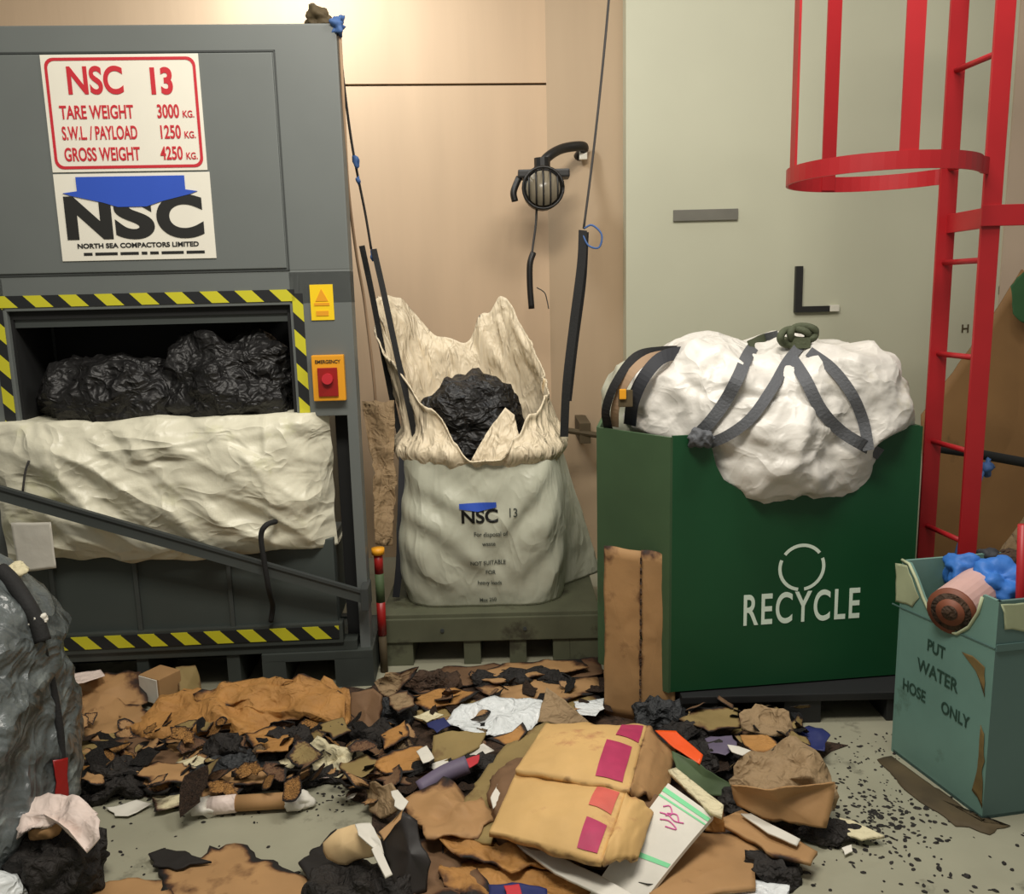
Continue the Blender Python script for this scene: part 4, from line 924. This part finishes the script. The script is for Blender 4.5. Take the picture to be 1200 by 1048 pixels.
# the big flattened carton (two torn halves)
CB = G(680, 940, .1)
bc = empty('big_carton', CB.to_tuple(), 'big bulging tan carton torn across, with magenta labels', 'carton')
def slab(cor, nu, nv, thick, dome, seed, edge_dark=True):
    """curved quilted slab over corners [uv00, uv10, uv11, uv01]"""
    A0, A1, A2, A3 = [Vector(c_) for c_ in cor]
    def top(u, v):
        p = (A0*(1-u)+A1*u)*(1-v)+(A3*(1-u)+A2*u)*v
        b = (1-abs(2*u-1)**3)*(1-abs(2*v-1)**3)
        e = Vector((noise.noise(Vector((u*4, v*4, seed)))*.010*(1 if u in (0, 1) or v in (0, 1) else 0),)*3)
        return p+Vector((0, 0, dome*b+.005*fbm(Vector((u*3, v*3, seed)), 3)+.002*ridge(Vector((u*2.5, v*2.5, seed+3)), 2)))+e
    return top
def slab_mesh(name, top, nu, nv, thick, m, par, edge=.4, ch0=.0):
    bm = bmesh.new(); ch = bm.verts.layers.float.new('char')
    T = [[bm.verts.new(top(i/nu, j/nv)-CB) for j in range(nv+1)] for i in range(nu+1)]
    Bt = [[bm.verts.new(top(i/nu, j/nv)-CB-Vector((0, -.01, thick))) for j in range(nv+1)] for i in range(nu+1)]
    for i in range(nu+1):
        for j in range(nv+1):
            ed = max(abs(2*i/nu-1), abs(2*j/nv-1))**10
            T[i][j][ch] = ch0+edge*ed*(.6+.6*noise.noise(Vector((i*.3, j*.3, 1)))); Bt[i][j][ch] = .35
    for i in range(nu):
        for j in range(nv):
            bm.faces.new((T[i][j], T[i+1][j], T[i+1][j+1], T[i][j+1])); bm.faces.new((Bt[i][j+1], Bt[i+1][j+1], Bt[i+1][j], Bt[i][j]))
    for i in range(nu):
        bm.faces.new((T[i+1][0], T[i][0], Bt[i][0], Bt[i+1][0])); bm.faces.new((T[i][nv], T[i+1][nv], Bt[i+1][nv], Bt[i][nv]))
    for j in range(nv):
        bm.faces.new((T[0][j], T[0][j+1], Bt[0][j+1], Bt[0][j])); bm.faces.new((T[nu][j+1], T[nu][j], Bt[nu][j], Bt[nu][j+1]))
    return fin(name, bm, m, par, True)
up_c = [G(604, 902, .18), G(738, 926, .205), G(758, 851, .15), G(640, 848, .14)]
lo_c = [G(573, 976, .12), G(705, 1010, .15), G(735, 926, .195), G(604, 908, .155)]
tU = slab(up_c, 0, 0, .04, .030, 1.0); tL = slab(lo_c, 0, 0, .04, .024, 5.0)
slab_mesh('upper_half', tU, 40, 30, .022, 'card_gold', bc)
slab_mesh('lower_half', tL, 40, 30, .022, 'card_gold', bc)
eU = [G(738, 926, .205), G(780, 944, .10), G(792, 880, .09), G(758, 851, .15)]
eL = [G(705, 1010, .15), G(748, 1006, .11), G(766, 952, .14), G(735, 926, .195)]
slab_mesh('end_flap', slab(eU, 0, 0, .02, .015, 9.0), 20, 20, .015, 'card', bc, ch0=.16)
slab_mesh('end_flap', slab(eL, 0, 0, .02, .02, 11.0), 20, 20, .015, 'card_gold', bc, ch0=.05)
def label_on(top, u0, u1, v0, v1, m, name='magenta_label', n=10, off=.0025):
    bm = nb(); T = [[bm.verts.new(top(u0+(u1-u0)*i/n, v0+(v1-v0)*j/n)-CB+Vector((0, -.0005, off))) for j in range(n+1)] for i in range(n+1)]
    for i in range(n):
        for j in range(n): bm.faces.new((T[i][j], T[i+1][j], T[i+1][j+1], T[i][j+1]))
    o = fin(name, bm, m, bc, True); return o
label_on(tU, .76, .97, .66, .98, 'magenta'); label_on(tU, .70, .93, .06, .54, 'magenta')
label_on(tL, .76, .95, .58, .93, 'salmon'); label_on(tL, .78, .95, .06, .42, 'magenta')
bm = blob_bm(G(675, 945, .06), (.24, .20, .09), e=3, amp=.02, ramp=.02, freq=8, sub=5, flatz=.004)
tag(fin('litter_core', bm, 'card_dark', None, True), 'dark crushed cardboard heap underneath the big carton', 'cardboard')
# white printed board
WBp = [G(783, 918, .17), G(836, 956, .13), G(752, 1060, .02), G(690, 1050, .04)]
wbo = empty('white_board', WBp[0].to_tuple(), 'white printed board with green bands leaning against the big carton', 'board')
def wbP(u, v, o_=0):
    p = (WBp[0]*(1-u)+WBp[1]*u)*(1-v)+(WBp[3]*(1-u)+WBp[2]*u)*v
    return p-WBp[0]+Vector((0, 0, o_+.006*math.sin(v*3)))
def wb_quad(u0, u1, v0, v1, m, name, off, th=.0):
    bm = nb(); n = 8
    T = [[bm.verts.new(wbP(u0+(u1-u0)*i/n, v0+(v1-v0)*j/n, off)) for j in range(n+1)] for i in range(n+1)]
    for i in range(n):
        for j in range(n): bm.faces.new((T[i][j], T[i+1][j], T[i+1][j+1], T[i][j+1]))
    if th:
        g_ = bmesh.ops.extrude_face_region(bm, geom=bm.faces[:]); vs = [v for v in g_['geom'] if isinstance(v, bmesh.types.BMVert)]
        bmesh.ops.translate(bm, vec=(0, 0, -th), verts=vs)
    return fin(name, bm, m, wbo, False)
wb_quad(0, 1, 0, 1, 'paper_white', 'board_sheet', 0, .012)
wb_quad(0, 1, .045, .085, 'mint', 'green_band', .0015); wb_quad(0, 1, .115, .13, 'mint', 'green_band', .0015); wb_quad(.1, .98, .60, .64, 'mint', 'green_band', .0015)
for pts in ([(.18, .2), (.3, .16), (.45, .22), (.35, .27)], [(.2, .27), (.4, .25), (.6, .27), (.8, .24)], [(.3, .33), (.5, .30), (.75, .34), (.5, .37)], [(.35, .24), (.55, .2), (.7, .26)]):
    bm = nb(); tube(bm, [wbP(u*.8+.05, v*.8+.03, .002) for u, v in pts], .0018, 5); fin('pink_marking', bm, 'pink_ink', wbo, True)
S('paper_board', [(783, 903), (792, 900), (848, 944), (846, 956), (832, 950)], 'paper_cream', 'pale board edge behind the white printed board', 'board', z=.15, amp=.002, thick=.012, tear=.002)
S('cardboard_piece', [(820, 935, .12), (848, 944, .12), (850, 975, .04), (826, 975, .04)], 'card_orange', 'orange-brown carton corner right of the white printed board', 'cardboard', amp=.004, thick=.006, tear=.004, cedge=.2)
S('orange_strip', [(768, 856, .15), (792, 856, .15), (824, 885, .12), (820, 896, .11), (790, 876, .13)], 'orange_plastic', 'bright orange strip behind the right end of the big carton', 'strip', amp=.003, thick=.004, tear=.002)
S('green_cloth', [(788, 880, .13), (820, 895, .11), (860, 920, .05), (862, 935, .03), (822, 930, .05), (792, 902, .10)], 'dark_green', 'dull green sheet under the orange strip', 'cloth', amp=.008, thick=.004, tear=.006, cedge=.2)
# bottom right
S('cardboard_piece', [(775, 1000), (820, 975), (890, 980), (886, 1040), (800, 1054), (760, 1050)], 'card', 'flat golden cardboard in the bottom right of the litter', 'cardboard', z=.035, amp=.006, thick=.010, tear=.004, cedge=.25)
S('cardboard_piece', [(838, 962), (870, 950), (935, 985), (958, 998), (950, 1012), (905, 1002), (885, 985)], 'card', 'tan cardboard strip reaching right over the golden piece', 'cardboard', z=.06, amp=.006, thick=.01, tear=.006, cedge=.3)
S('paper_strip', [(868, 953), (880, 953), (938, 984), (934, 991), (900, 976)], 'paper_white', 'thin white edge along the tan cardboard strip', 'paper', z=.078, amp=.003, thick=.005, tear=.003)
S('plastic_sheet', [(845, 1038), (880, 1030), (925, 1040), (920, 1060), (850, 1060)], 'plastic_white', 'clear-white plastic scrap at the bottom edge below the golden cardboard', 'plastic', z=.02, amp=.008, thick=.002, tear=.006)
lump('charred_lump', 905, 1018, (.07, .06, .035), 'ash_black', 'black burnt clump at the tip of the tan cardboard strip', 'burnt debris')
lump('charred_lump', 810, 968, (.06, .05, .04), 'ash_black', 'black burnt clump in the shadow of the white printed board', 'burnt debris')
# crumpled paper sack right
cps = S('crumpled_paper_sack', [(852, 915, .10), (880, 878, .16), (925, 862, .19), (955, 880, .17), (982, 922, .12), (978, 950, .04), (962, 975, .02), (900, 962, .03), (862, 942, .05)], 'card_grey', 'large crumpled grey-brown paper sack in front of the green bin', 'sack', amp=.03, freq=11, thick=.006, tear=.012, crease=.04, dome=.05, rings=14, cedge=.2)
S('sack_front', [(858, 922, .15), (905, 926, .18), (978, 918, .17), (968, 970, .07), (905, 962, .07), (864, 945, .09)], 'card', None, None, parent=cps, amp=.008, freq=8, thick=.005, tear=.006, cedge=.25)
S('torn_carton', [(866, 838, .12), (885, 823, .15), (925, 835, .14), (930, 858, .09), (905, 866, .07), (870, 856, .08)], 'card_grey', 'small grey-brown open carton under the green bin', 'carton', amp=.012, freq=14, thick=.006, tear=.008, crease=.02, cedge=.3)
S('cardboard_piece', [(795, 845), (815, 830), (865, 830), (868, 850), (830, 858)], 'card_olive', 'olive cardboard scrap below the front of the green bin', 'cardboard', z=.09, **K)
S('cardboard_piece', [(868, 862), (900, 860), (912, 872), (885, 884)], 'card_orange', 'golden scrap between the small open carton and the paper sack', 'cardboard', z=.12, **K)
S('paper_label', [(826, 862), (858, 860), (864, 874), (850, 884), (832, 880)], 'violet', 'lilac and white scrap in front of the green bin', 'scrap', z=.11, amp=.01, thick=.003, tear=.01)
S('paper_strip', [(852, 874), (866, 876), (882, 880), (870, 886), (858, 882)], 'paper_white', 'thin white curl right of the lilac scrap', 'paper', z=.12, amp=.008, thick=.003, tear=.004)
S('blue_plastic', [(925, 862), (948, 850), (970, 860), (966, 880), (940, 872)], 'blue_dark', 'dark blue plastic scrap behind the crumpled paper sack', 'plastic', z=.06, amp=.02, thick=.003, tear=.01)
for x, y, s, m, lab in ((775, 838, (.10, .06, .06), 'ash_blue', 'dark blue-black heap at the foot of the flat brown carton'), (822, 828, (.12, .06, .07), 'ash_black', 'black burnt heap against the green bin front'),
                        (808, 868, (.08, .06, .06), 'ash_black', 'black burnt clump right of the orange strip'), (845, 898, (.10, .06, .07), 'ash_black', 'black burnt clump left of the crumpled paper sack'),
                        (868, 948, (.05, .04, .04), 'ash_black', 'small black clump at the lower left of the paper sack'), (965, 975, (.09, .04, .02), 'ash_black', 'flat black burnt patch right of the paper sack'),
                        (880, 908, (.06, .04, .06), 'ash_brown', 'brown burnt clump at the left side of the paper sack')):
    lump('charred_lump', x, y, s, m, lab, 'burnt debris', z=.01)
S('white_shard', [(984, 958), (1000, 962), (1036, 980), (1010, 984), (982, 976)], 'paper_cream', 'pale pointed shard on the floor right of the paper sack', 'shard', z=.03, amp=.004, thick=.008, tear=.004, cedge=.2)
S('white_shard', [(986, 994), (998, 990), (1000, 998), (990, 1002)], 'paper_white', 'tiny white chip on the floor below the pale pointed shard', 'shard', z=.012, amp=.003, thick=.004, tear=.003)
# bottom left
S('cardboard_sheet', [(185, 1020), (195, 1008), (238, 1006), (245, 990), (285, 988), (300, 1005), (340, 1020), (372, 1035), (380, 1062), (180, 1062), (192, 1040)], 'card', 'brown scorched cardboard sheet flat on the floor at the bottom left', 'cardboard', z=.01, amp=.006, freq=6, thick=.005, tear=.022, cedge=.7, char=.05, rings=10)
S('cardboard_sheet', [(100, 1040), (150, 1030), (200, 1032), (205, 1060), (100, 1062)], 'card', 'brown cardboard strip at the bottom edge near the pale capped heap', 'cardboard', z=.012, amp=.006, thick=.005, tear=.012, cedge=.3)
S('charred_flake', [(172, 1000), (190, 994), (222, 1000), (250, 1008), (215, 1016), (178, 1014)], 'card_dark', 'black burnt flake on the corner of the brown bottom sheet', 'burnt debris', z=.025, amp=.01, thick=.006, tear=.015, char=.9)
S('charred_flake', [(348, 1015), (365, 990), (395, 968), (410, 985), (402, 1030), (360, 1030)], 'card_dark', 'black burnt flap left of the cream charred block', 'burnt debris', z=.03, amp=.02, thick=.006, tear=.018, char=.9)
# pale capped charred heap, left
hp = empty('charred_bundle', G(65, 1025).to_tuple(), 'charred bundle with a crumpled pale cap at the bottom left', 'burnt debris')
hl = Vector(hp.location)
o = blob('burnt_core', G(64, 1012, .075)-hl, (.115, .085, .075), 'ash_black', parent=hp, amp=.03, ramp=.02, freq=14, sub=5, e=3, flatz=.001)
o = sheet('pale_cap', [p-hl for p in (G(12, 968, .19), G(24, 938, .23), G(55, 926, .25), G(100, 940, .24), G(120, 965, .22), G(118, 984, .20), G(98, 994, .19), G(80, 972, .22), G(50, 952, .23), G(28, 958, .21), G(20, 985, .18))], 'paper_pink', hp, amp=.014, freq=18, thick=.004, tear=.008, crease=.015, minz=-1)
o = fin('inner_roll', blob_bm(G(53, 972, .175)-hl, (.035, .03, .026), amp=.01, freq=20, sub=4), 'card', hp, True)
o = sheet('lower_flap', [p-hl for p in (G(80, 1005, .10), G(112, 1000, .09), G(114, 1012, .07), G(90, 1020, .07))], 'paper_pink', hp, amp=.006, thick=.003, tear=.008, minz=-1)
o = sheet('side_panel', [p-hl for p in (G(40, 1000, .10), G(62, 1000, .10), G(60, 1055, .02), G(40, 1058, .02))], 'ash_brown', hp, amp=.006, thick=.006, tear=.006, minz=-1)
o = sheet('side_panel', [p-hl for p in (G(66, 1012, .09), G(118, 1006, .07), G(116, 1030, .02), G(70, 1050, .02))], 'card_dark', hp, amp=.006, thick=.006, tear=.006, minz=-1, char=.45)
lump('white_sack_end', 2, 1062, (.06, .06, .11), 'plastic_white', 'white sack corner at the very bottom left of the photo', 'sack', amp=.01, ramp=.004)
# middle charred block
mb_ = empty('charred_block', G(440, 1030).to_tuple(), 'cream and black charred block with a white torn flap', 'burnt debris')
ml = Vector(mb_.location)
blob('burnt_core', G(425, 1052, .04)-ml, (.12, .07, .055), 'ash_black', parent=mb_, amp=.03, ramp=.02, freq=12, sub=5, e=3, flatz=.001)
sheet('cream_face', [p-ml for p in (G(380, 988, .11), G(396, 972, .15), G(426, 966, .18), G(442, 982, .17), G(434, 1004, .13), G(404, 1014, .09), G(384, 1006, .08))], 'cream_smooth', mb_, amp=.008, thick=.02, tear=.006, dome=.02, minz=-1)
sheet('white_flap', [p-ml for p in (G(416, 966, .20), G(434, 964, .20), G(446, 985, .19), G(450, 1000, .17), G(436, 992, .18), G(420, 978, .20))], 'paper_white', mb_, amp=.006, thick=.004, tear=.004, minz=-1)
sheet('white_strip', [p-ml for p in (G(436, 995, .185), G(444, 990, .185), G(460, 1025, .14), G(452, 1029, .14))], 'paper_white', mb_, amp=.002, thick=.005, tear=.002, minz=-1)
sheet('black_slab', [p-ml for p in (G(450, 985, .19), G(470, 950, .20), G(490, 960, .18), G(504, 1010, .10), G(500, 1045, .03), G(468, 1058, .03))], 'slab_dark', mb_, amp=.008, thick=.02, tear=.008, minz=-1)
sheet('tan_edge', [p-ml for p in (G(444, 975, .205), G(466, 956, .215), G(472, 948, .215), G(470, 960, .205), G(450, 985, .195))], 'card', mb_, amp=.003, thick=.004, tear=.003, minz=-1)
S('cardboard_piece', [(428, 925, .03), (440, 915, .10), (460, 918, .10), (472, 945, .08), (452, 958, .03), (432, 950, .02)], 'card_grey', 'grey standing scraps behind the charred block', 'cardboard', amp=.012, thick=.006, tear=.012, cedge=.4)
S('paper_strip', [(458, 928), (466, 926), (478, 940), (472, 950), (462, 945)], 'paper_white', 'small white torn edge on the grey standing scraps', 'paper', z=.11, amp=.005, thick=.003, tear=.006)
S('paper_strip', [(572, 1036), (600, 1034), (640, 1042), (638, 1060), (575, 1060)], 'blue_dark', 'dark blue and red printed scrap at the bottom edge', 'scrap', z=.05, amp=.005, thick=.003, tear=.006)
S('red_scrap', [(590, 1038), (608, 1036), (614, 1056), (596, 1058)], 'red_bit', 'red printed patch at the bottom edge below the big carton', 'scrap', z=.06, amp=.003, thick=.003, tear=.004)
S('cardboard_piece', [(800, 1050), (720, 1045), (700, 1062), (800, 1066)], 'card_dark', 'dark cardboard under the foot of the white printed board', 'cardboard', z=.008, **K)
S('cardboard_piece', [(286, 862), (320, 852), (345, 862), (338, 880), (300, 884)], 'card_orange', 'orange-brown scrap on the black burnt clump below the packing paper', 'cardboard', z=.075, **K)
S('cardboard_piece', [(150, 905), (185, 892), (225, 898), (222, 914), (180, 922)], 'card', 'curled tan scrap on the black lump beside the bale', 'cardboard', z=.06, **K)
S('cardboard_piece', [(245, 910), (275, 898), (320, 902), (310, 918), (262, 925)], 'card', 'tan scorched scrap lying just behind the paper roll', 'cardboard', z=.05, **K)
S('paper_sheet', [(205, 893), (232, 884), (250, 890), (228, 902)], 'paper_cream', 'cream scrap under the left end of the packing paper', 'paper', z=.06, amp=.01, thick=.002, tear=.01, cedge=.3)
S('cardboard_piece', [(375, 850), (402, 842), (412, 856), (390, 868)], 'card_olive', 'small olive scrap left of the upright slab', 'cardboard', z=.08, **K)
S('cardboard_piece', [(455, 815), (478, 808), (486, 826), (466, 836)], 'card_grey', 'grey scrap on the blue-grey lump beside the upright slab', 'cardboard', z=.10, **K)
# --- scatter: small scraps filling the litter
def scatter(n, reg, name, label, group, mats, smin, smax, zmax=.05, char=.15, seed=1):
    rnd = random.Random(seed); protos = []
    for i in range(12):
        k = rnd.randint(4, 7); pts = []
        for j in range(k):
            a = 2*math.pi*j/k+rnd.uniform(-.3, .3); r = rnd.uniform(.5, 1)
            pts.append(Vector((math.cos(a)*r*.5, math.sin(a)*r*.32, .02)))
        bm = sheet_bm([p*.12+Vector((0, 0, 0)) for p in pts], amp=.010, freq=16, thick=.003, tear=.007, rings=5, char=char, cedge=.6, crease=.008, minz=-1, seglen=.012)
        bmesh.ops.scale(bm, vec=(1/.12,)*3, verts=bm.verts)
        bmesh.ops.recalc_face_normals(bm, faces=bm.faces[:])
        me = bpy.data.meshes.new(name); bm.to_mesh(me); bm.free()
        for p in me.polygons: p.use_smooth = True
        me.materials.append(MATS[mats[i % len(mats)]]); protos.append(me)
    for i in range(n):
        while True:
            x = rnd.uniform(reg[0], reg[2]); y = rnd.uniform(reg[1], reg[3])
            if len(reg) < 5 or reg[4](x, y): break
        s = rnd.uniform(smin, smax); me = rnd.choice(protos)
        o = bpy.data.objects.new(name, me); COL.objects.link(o)
        z = rnd.uniform(.004, zmax)
        p = G(x, y, z); tilt = min(.75, .12+z/s*1.2)
        o.location = p; o.scale = (s, s, s*rnd.uniform(.6, 1)); o.rotation_euler = (rnd.uniform(-tilt, tilt), rnd.uniform(-tilt, tilt), rnd.uniform(0, 6.28))
        # keep the lowest point on or above the floor
        M_ = Matrix.LocRotScale(o.location, o.rotation_euler, o.scale); lo_ = min((M_ @ v.co).z for v in me.vertices)
        if lo_ < .002: o.location.z += .002-lo_
        tag(o, label, 'scrap', group)
scatter(150, (80, 842, 440, 928), 'scorched_scrap', 'small scorched cardboard scrap in the litter before the compactor', 'scorched scraps before the compactor', ['card', 'card_dark', 'ash_black', 'card_orange', 'ash_brown', 'card_olive', 'card', 'card_grey'], .05, .17, .10, seed=3)
scatter(50, (430, 790, 720, 850), 'scorched_scrap', 'small scorched scrap in the litter before the steel pallet', 'scorched scraps before the pallet', ['card_dark', 'card', 'ash_brown', 'ash_black'], .06, .16, .05, seed=4)
scatter(50, (430, 855, 580, 970), 'burnt_flake', 'small burnt flake left of the big carton', 'burnt flakes left of the big carton', ['card_dark', 'card', 'ash_brown', 'ash_black', 'card_grey'], .06, .14, .06, seed=5)
scatter(80, (760, 822, 940, 905), 'burnt_flake', 'small burnt flake in the dark heap before the green bin', 'burnt flakes before the green bin', ['ash_black', 'ash_brown', 'card_olive', 'card_dark', 'ash_blue'], .05, .13, .11, seed=6)
scatter(34, (460, 960, 780, 1047), 'torn_scrap', 'small torn scrap in the litter below the big carton', 'torn scraps below the big carton', ['card_dark', 'card_orange', 'ash_brown', 'card'], .06, .13, .03, seed=8)
scatter(10, (90, 905, 420, 935), 'pale_scrap', 'small pale paper scrap at the edge of the bare floor', 'pale paper scraps by the bare floor', ['paper_cream', 'paper_white', 'paper_pink'], .03, .07, .03, char=0, seed=9)
# ash crumbs: one uncountable spread
rnd = random.Random(11); bm = nb()
def crumb(x, y, s):
    p = G(x, y, 0)
    r = bmesh.ops.create_icosphere(bm, subdivisions=1, radius=1)
    sx_, sy_, sz_ = s*rnd.uniform(.6, 1.5), s*rnd.uniform(.5, 1), s*rnd.uniform(.2, .5)
    a = rnd.uniform(0, 3.14)
    for v in r['verts']:
        q = Vector((v.co.x*sx_*rnd.uniform(.8, 1.2), v.co.y*sy_*rnd.uniform(.8, 1.2), max(0, v.co.z)*sz_))
        v.co = Vector((p.x+q.x*math.cos(a)-q.y*math.sin(a), p.y+q.x*math.sin(a)+q.y*math.cos(a), q.z+.0008))
for i in range(260): crumb(rnd.gauss(1035, 38), rnd.gauss(965, 22), rnd.uniform(.002, .010))
for i in range(150): crumb(rnd.uniform(975, 1060), rnd.uniform(860, 960), rnd.uniform(.002, .007))
for i in range(60): crumb(rnd.uniform(930, 1200), rnd.uniform(975, 1046), rnd.uniform(.003, .011))
for i in range(300): crumb(rnd.uniform(90, 980), rnd.uniform(845, 1046), rnd.uniform(.003, .009))
for i in range(140): crumb(rnd.uniform(120, 420), rnd.gauss(940, 10), rnd.uniform(.002, .008))
tag(fin('ash_crumbs', bm, 'ash_black'), 'black ash crumbs strewn over the painted floor', 'ash', kind='stuff')
# grimy residue along the foot of the teal bin and under the litter: flat stains with their own shape
o = S('grime_streak', [(1028, 890), (1045, 886), (1152, 964), (1185, 968), (1160, 978), (1120, 968), (1060, 925)], 'grime', 'brown grime streak along the foot of the teal bin', 'stain', z=.004, amp=0, thick=.002, tear=.010, rings=4, minz=.0015)
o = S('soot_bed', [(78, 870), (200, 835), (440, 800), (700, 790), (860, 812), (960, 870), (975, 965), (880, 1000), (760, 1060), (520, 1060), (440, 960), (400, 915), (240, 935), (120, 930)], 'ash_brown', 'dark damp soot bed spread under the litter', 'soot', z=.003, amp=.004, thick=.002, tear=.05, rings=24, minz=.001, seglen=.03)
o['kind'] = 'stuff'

# ================================================================== WRAPPED BALE, left foreground
bl = empty('wrapped_bale', (-1.67, 2.13, 0), 'tall bale wrapped in shiny grey plastic at the left edge', 'bale')
bm = blob_bm((0, 0, .44), (.385, .30, .44), e=5, amp=.025, ramp=.018, freq=5, sub=6, flatz=.002)
for v in bm.verts:
    if v.co.z > .45 and v.co.x > .0: v.co.z -= (v.co.x)*.35*(v.co.z-.45)/.43; v.co.x -= .06*(v.co.z-.45)
fin('plastic_wrap', bm, 'bale_grey', bl, True)
lb_ = Vector((-1.67, 2.13, 0))
dg = bpy.context.evaluated_depsgraph_get(); dg.update()
wr = [o for o in bl.children][0]; bvh_l = BVHTree.FromObject(wr, dg)
def onb(x, y, off): 
    p = on(bvh_l, x, y, off, lb_); return (p if p is not None else AY(x, y, 2.15))-lb_
bm = nb(); tube(bm, [onb(0, 668, .012), onb(14, 682, .012), onb(30, 706, .012), onb(42, 728, .014), onb(50, 752, .012)], .022, 10); fin('black_rope', bm, 'webbing_black', bl, True)
bm = nb(); tube(bm, [onb(46, 745, .0), onb(60, 800, .0), onb(70, 860, .0), onb(74, 930, .0)], .012, 8); fin('black_rope', bm, 'webbing_black', bl, True)
fin('white_fray', blob_bm(onb(44, 728, .02), (.03, .02, .018), amp=.02, freq=40, sub=4, e=2), 'paper_white', bl, True)
fin('white_fray', blob_bm(onb(10, 668, .01), (.05, .03, .014), amp=.02, freq=30, sub=4, e=2), 'paper_cream', bl, True)
sheet('red_patch', [onb(62, 890, .01), onb(80, 888, .012), onb(80, 935, .014), onb(66, 938, .012)], 'switch_red', bl, amp=.003, thick=.003, tear=.006, minz=-1)
# lamp drawn at its real size
lm.scale = (LS, LS, LS)
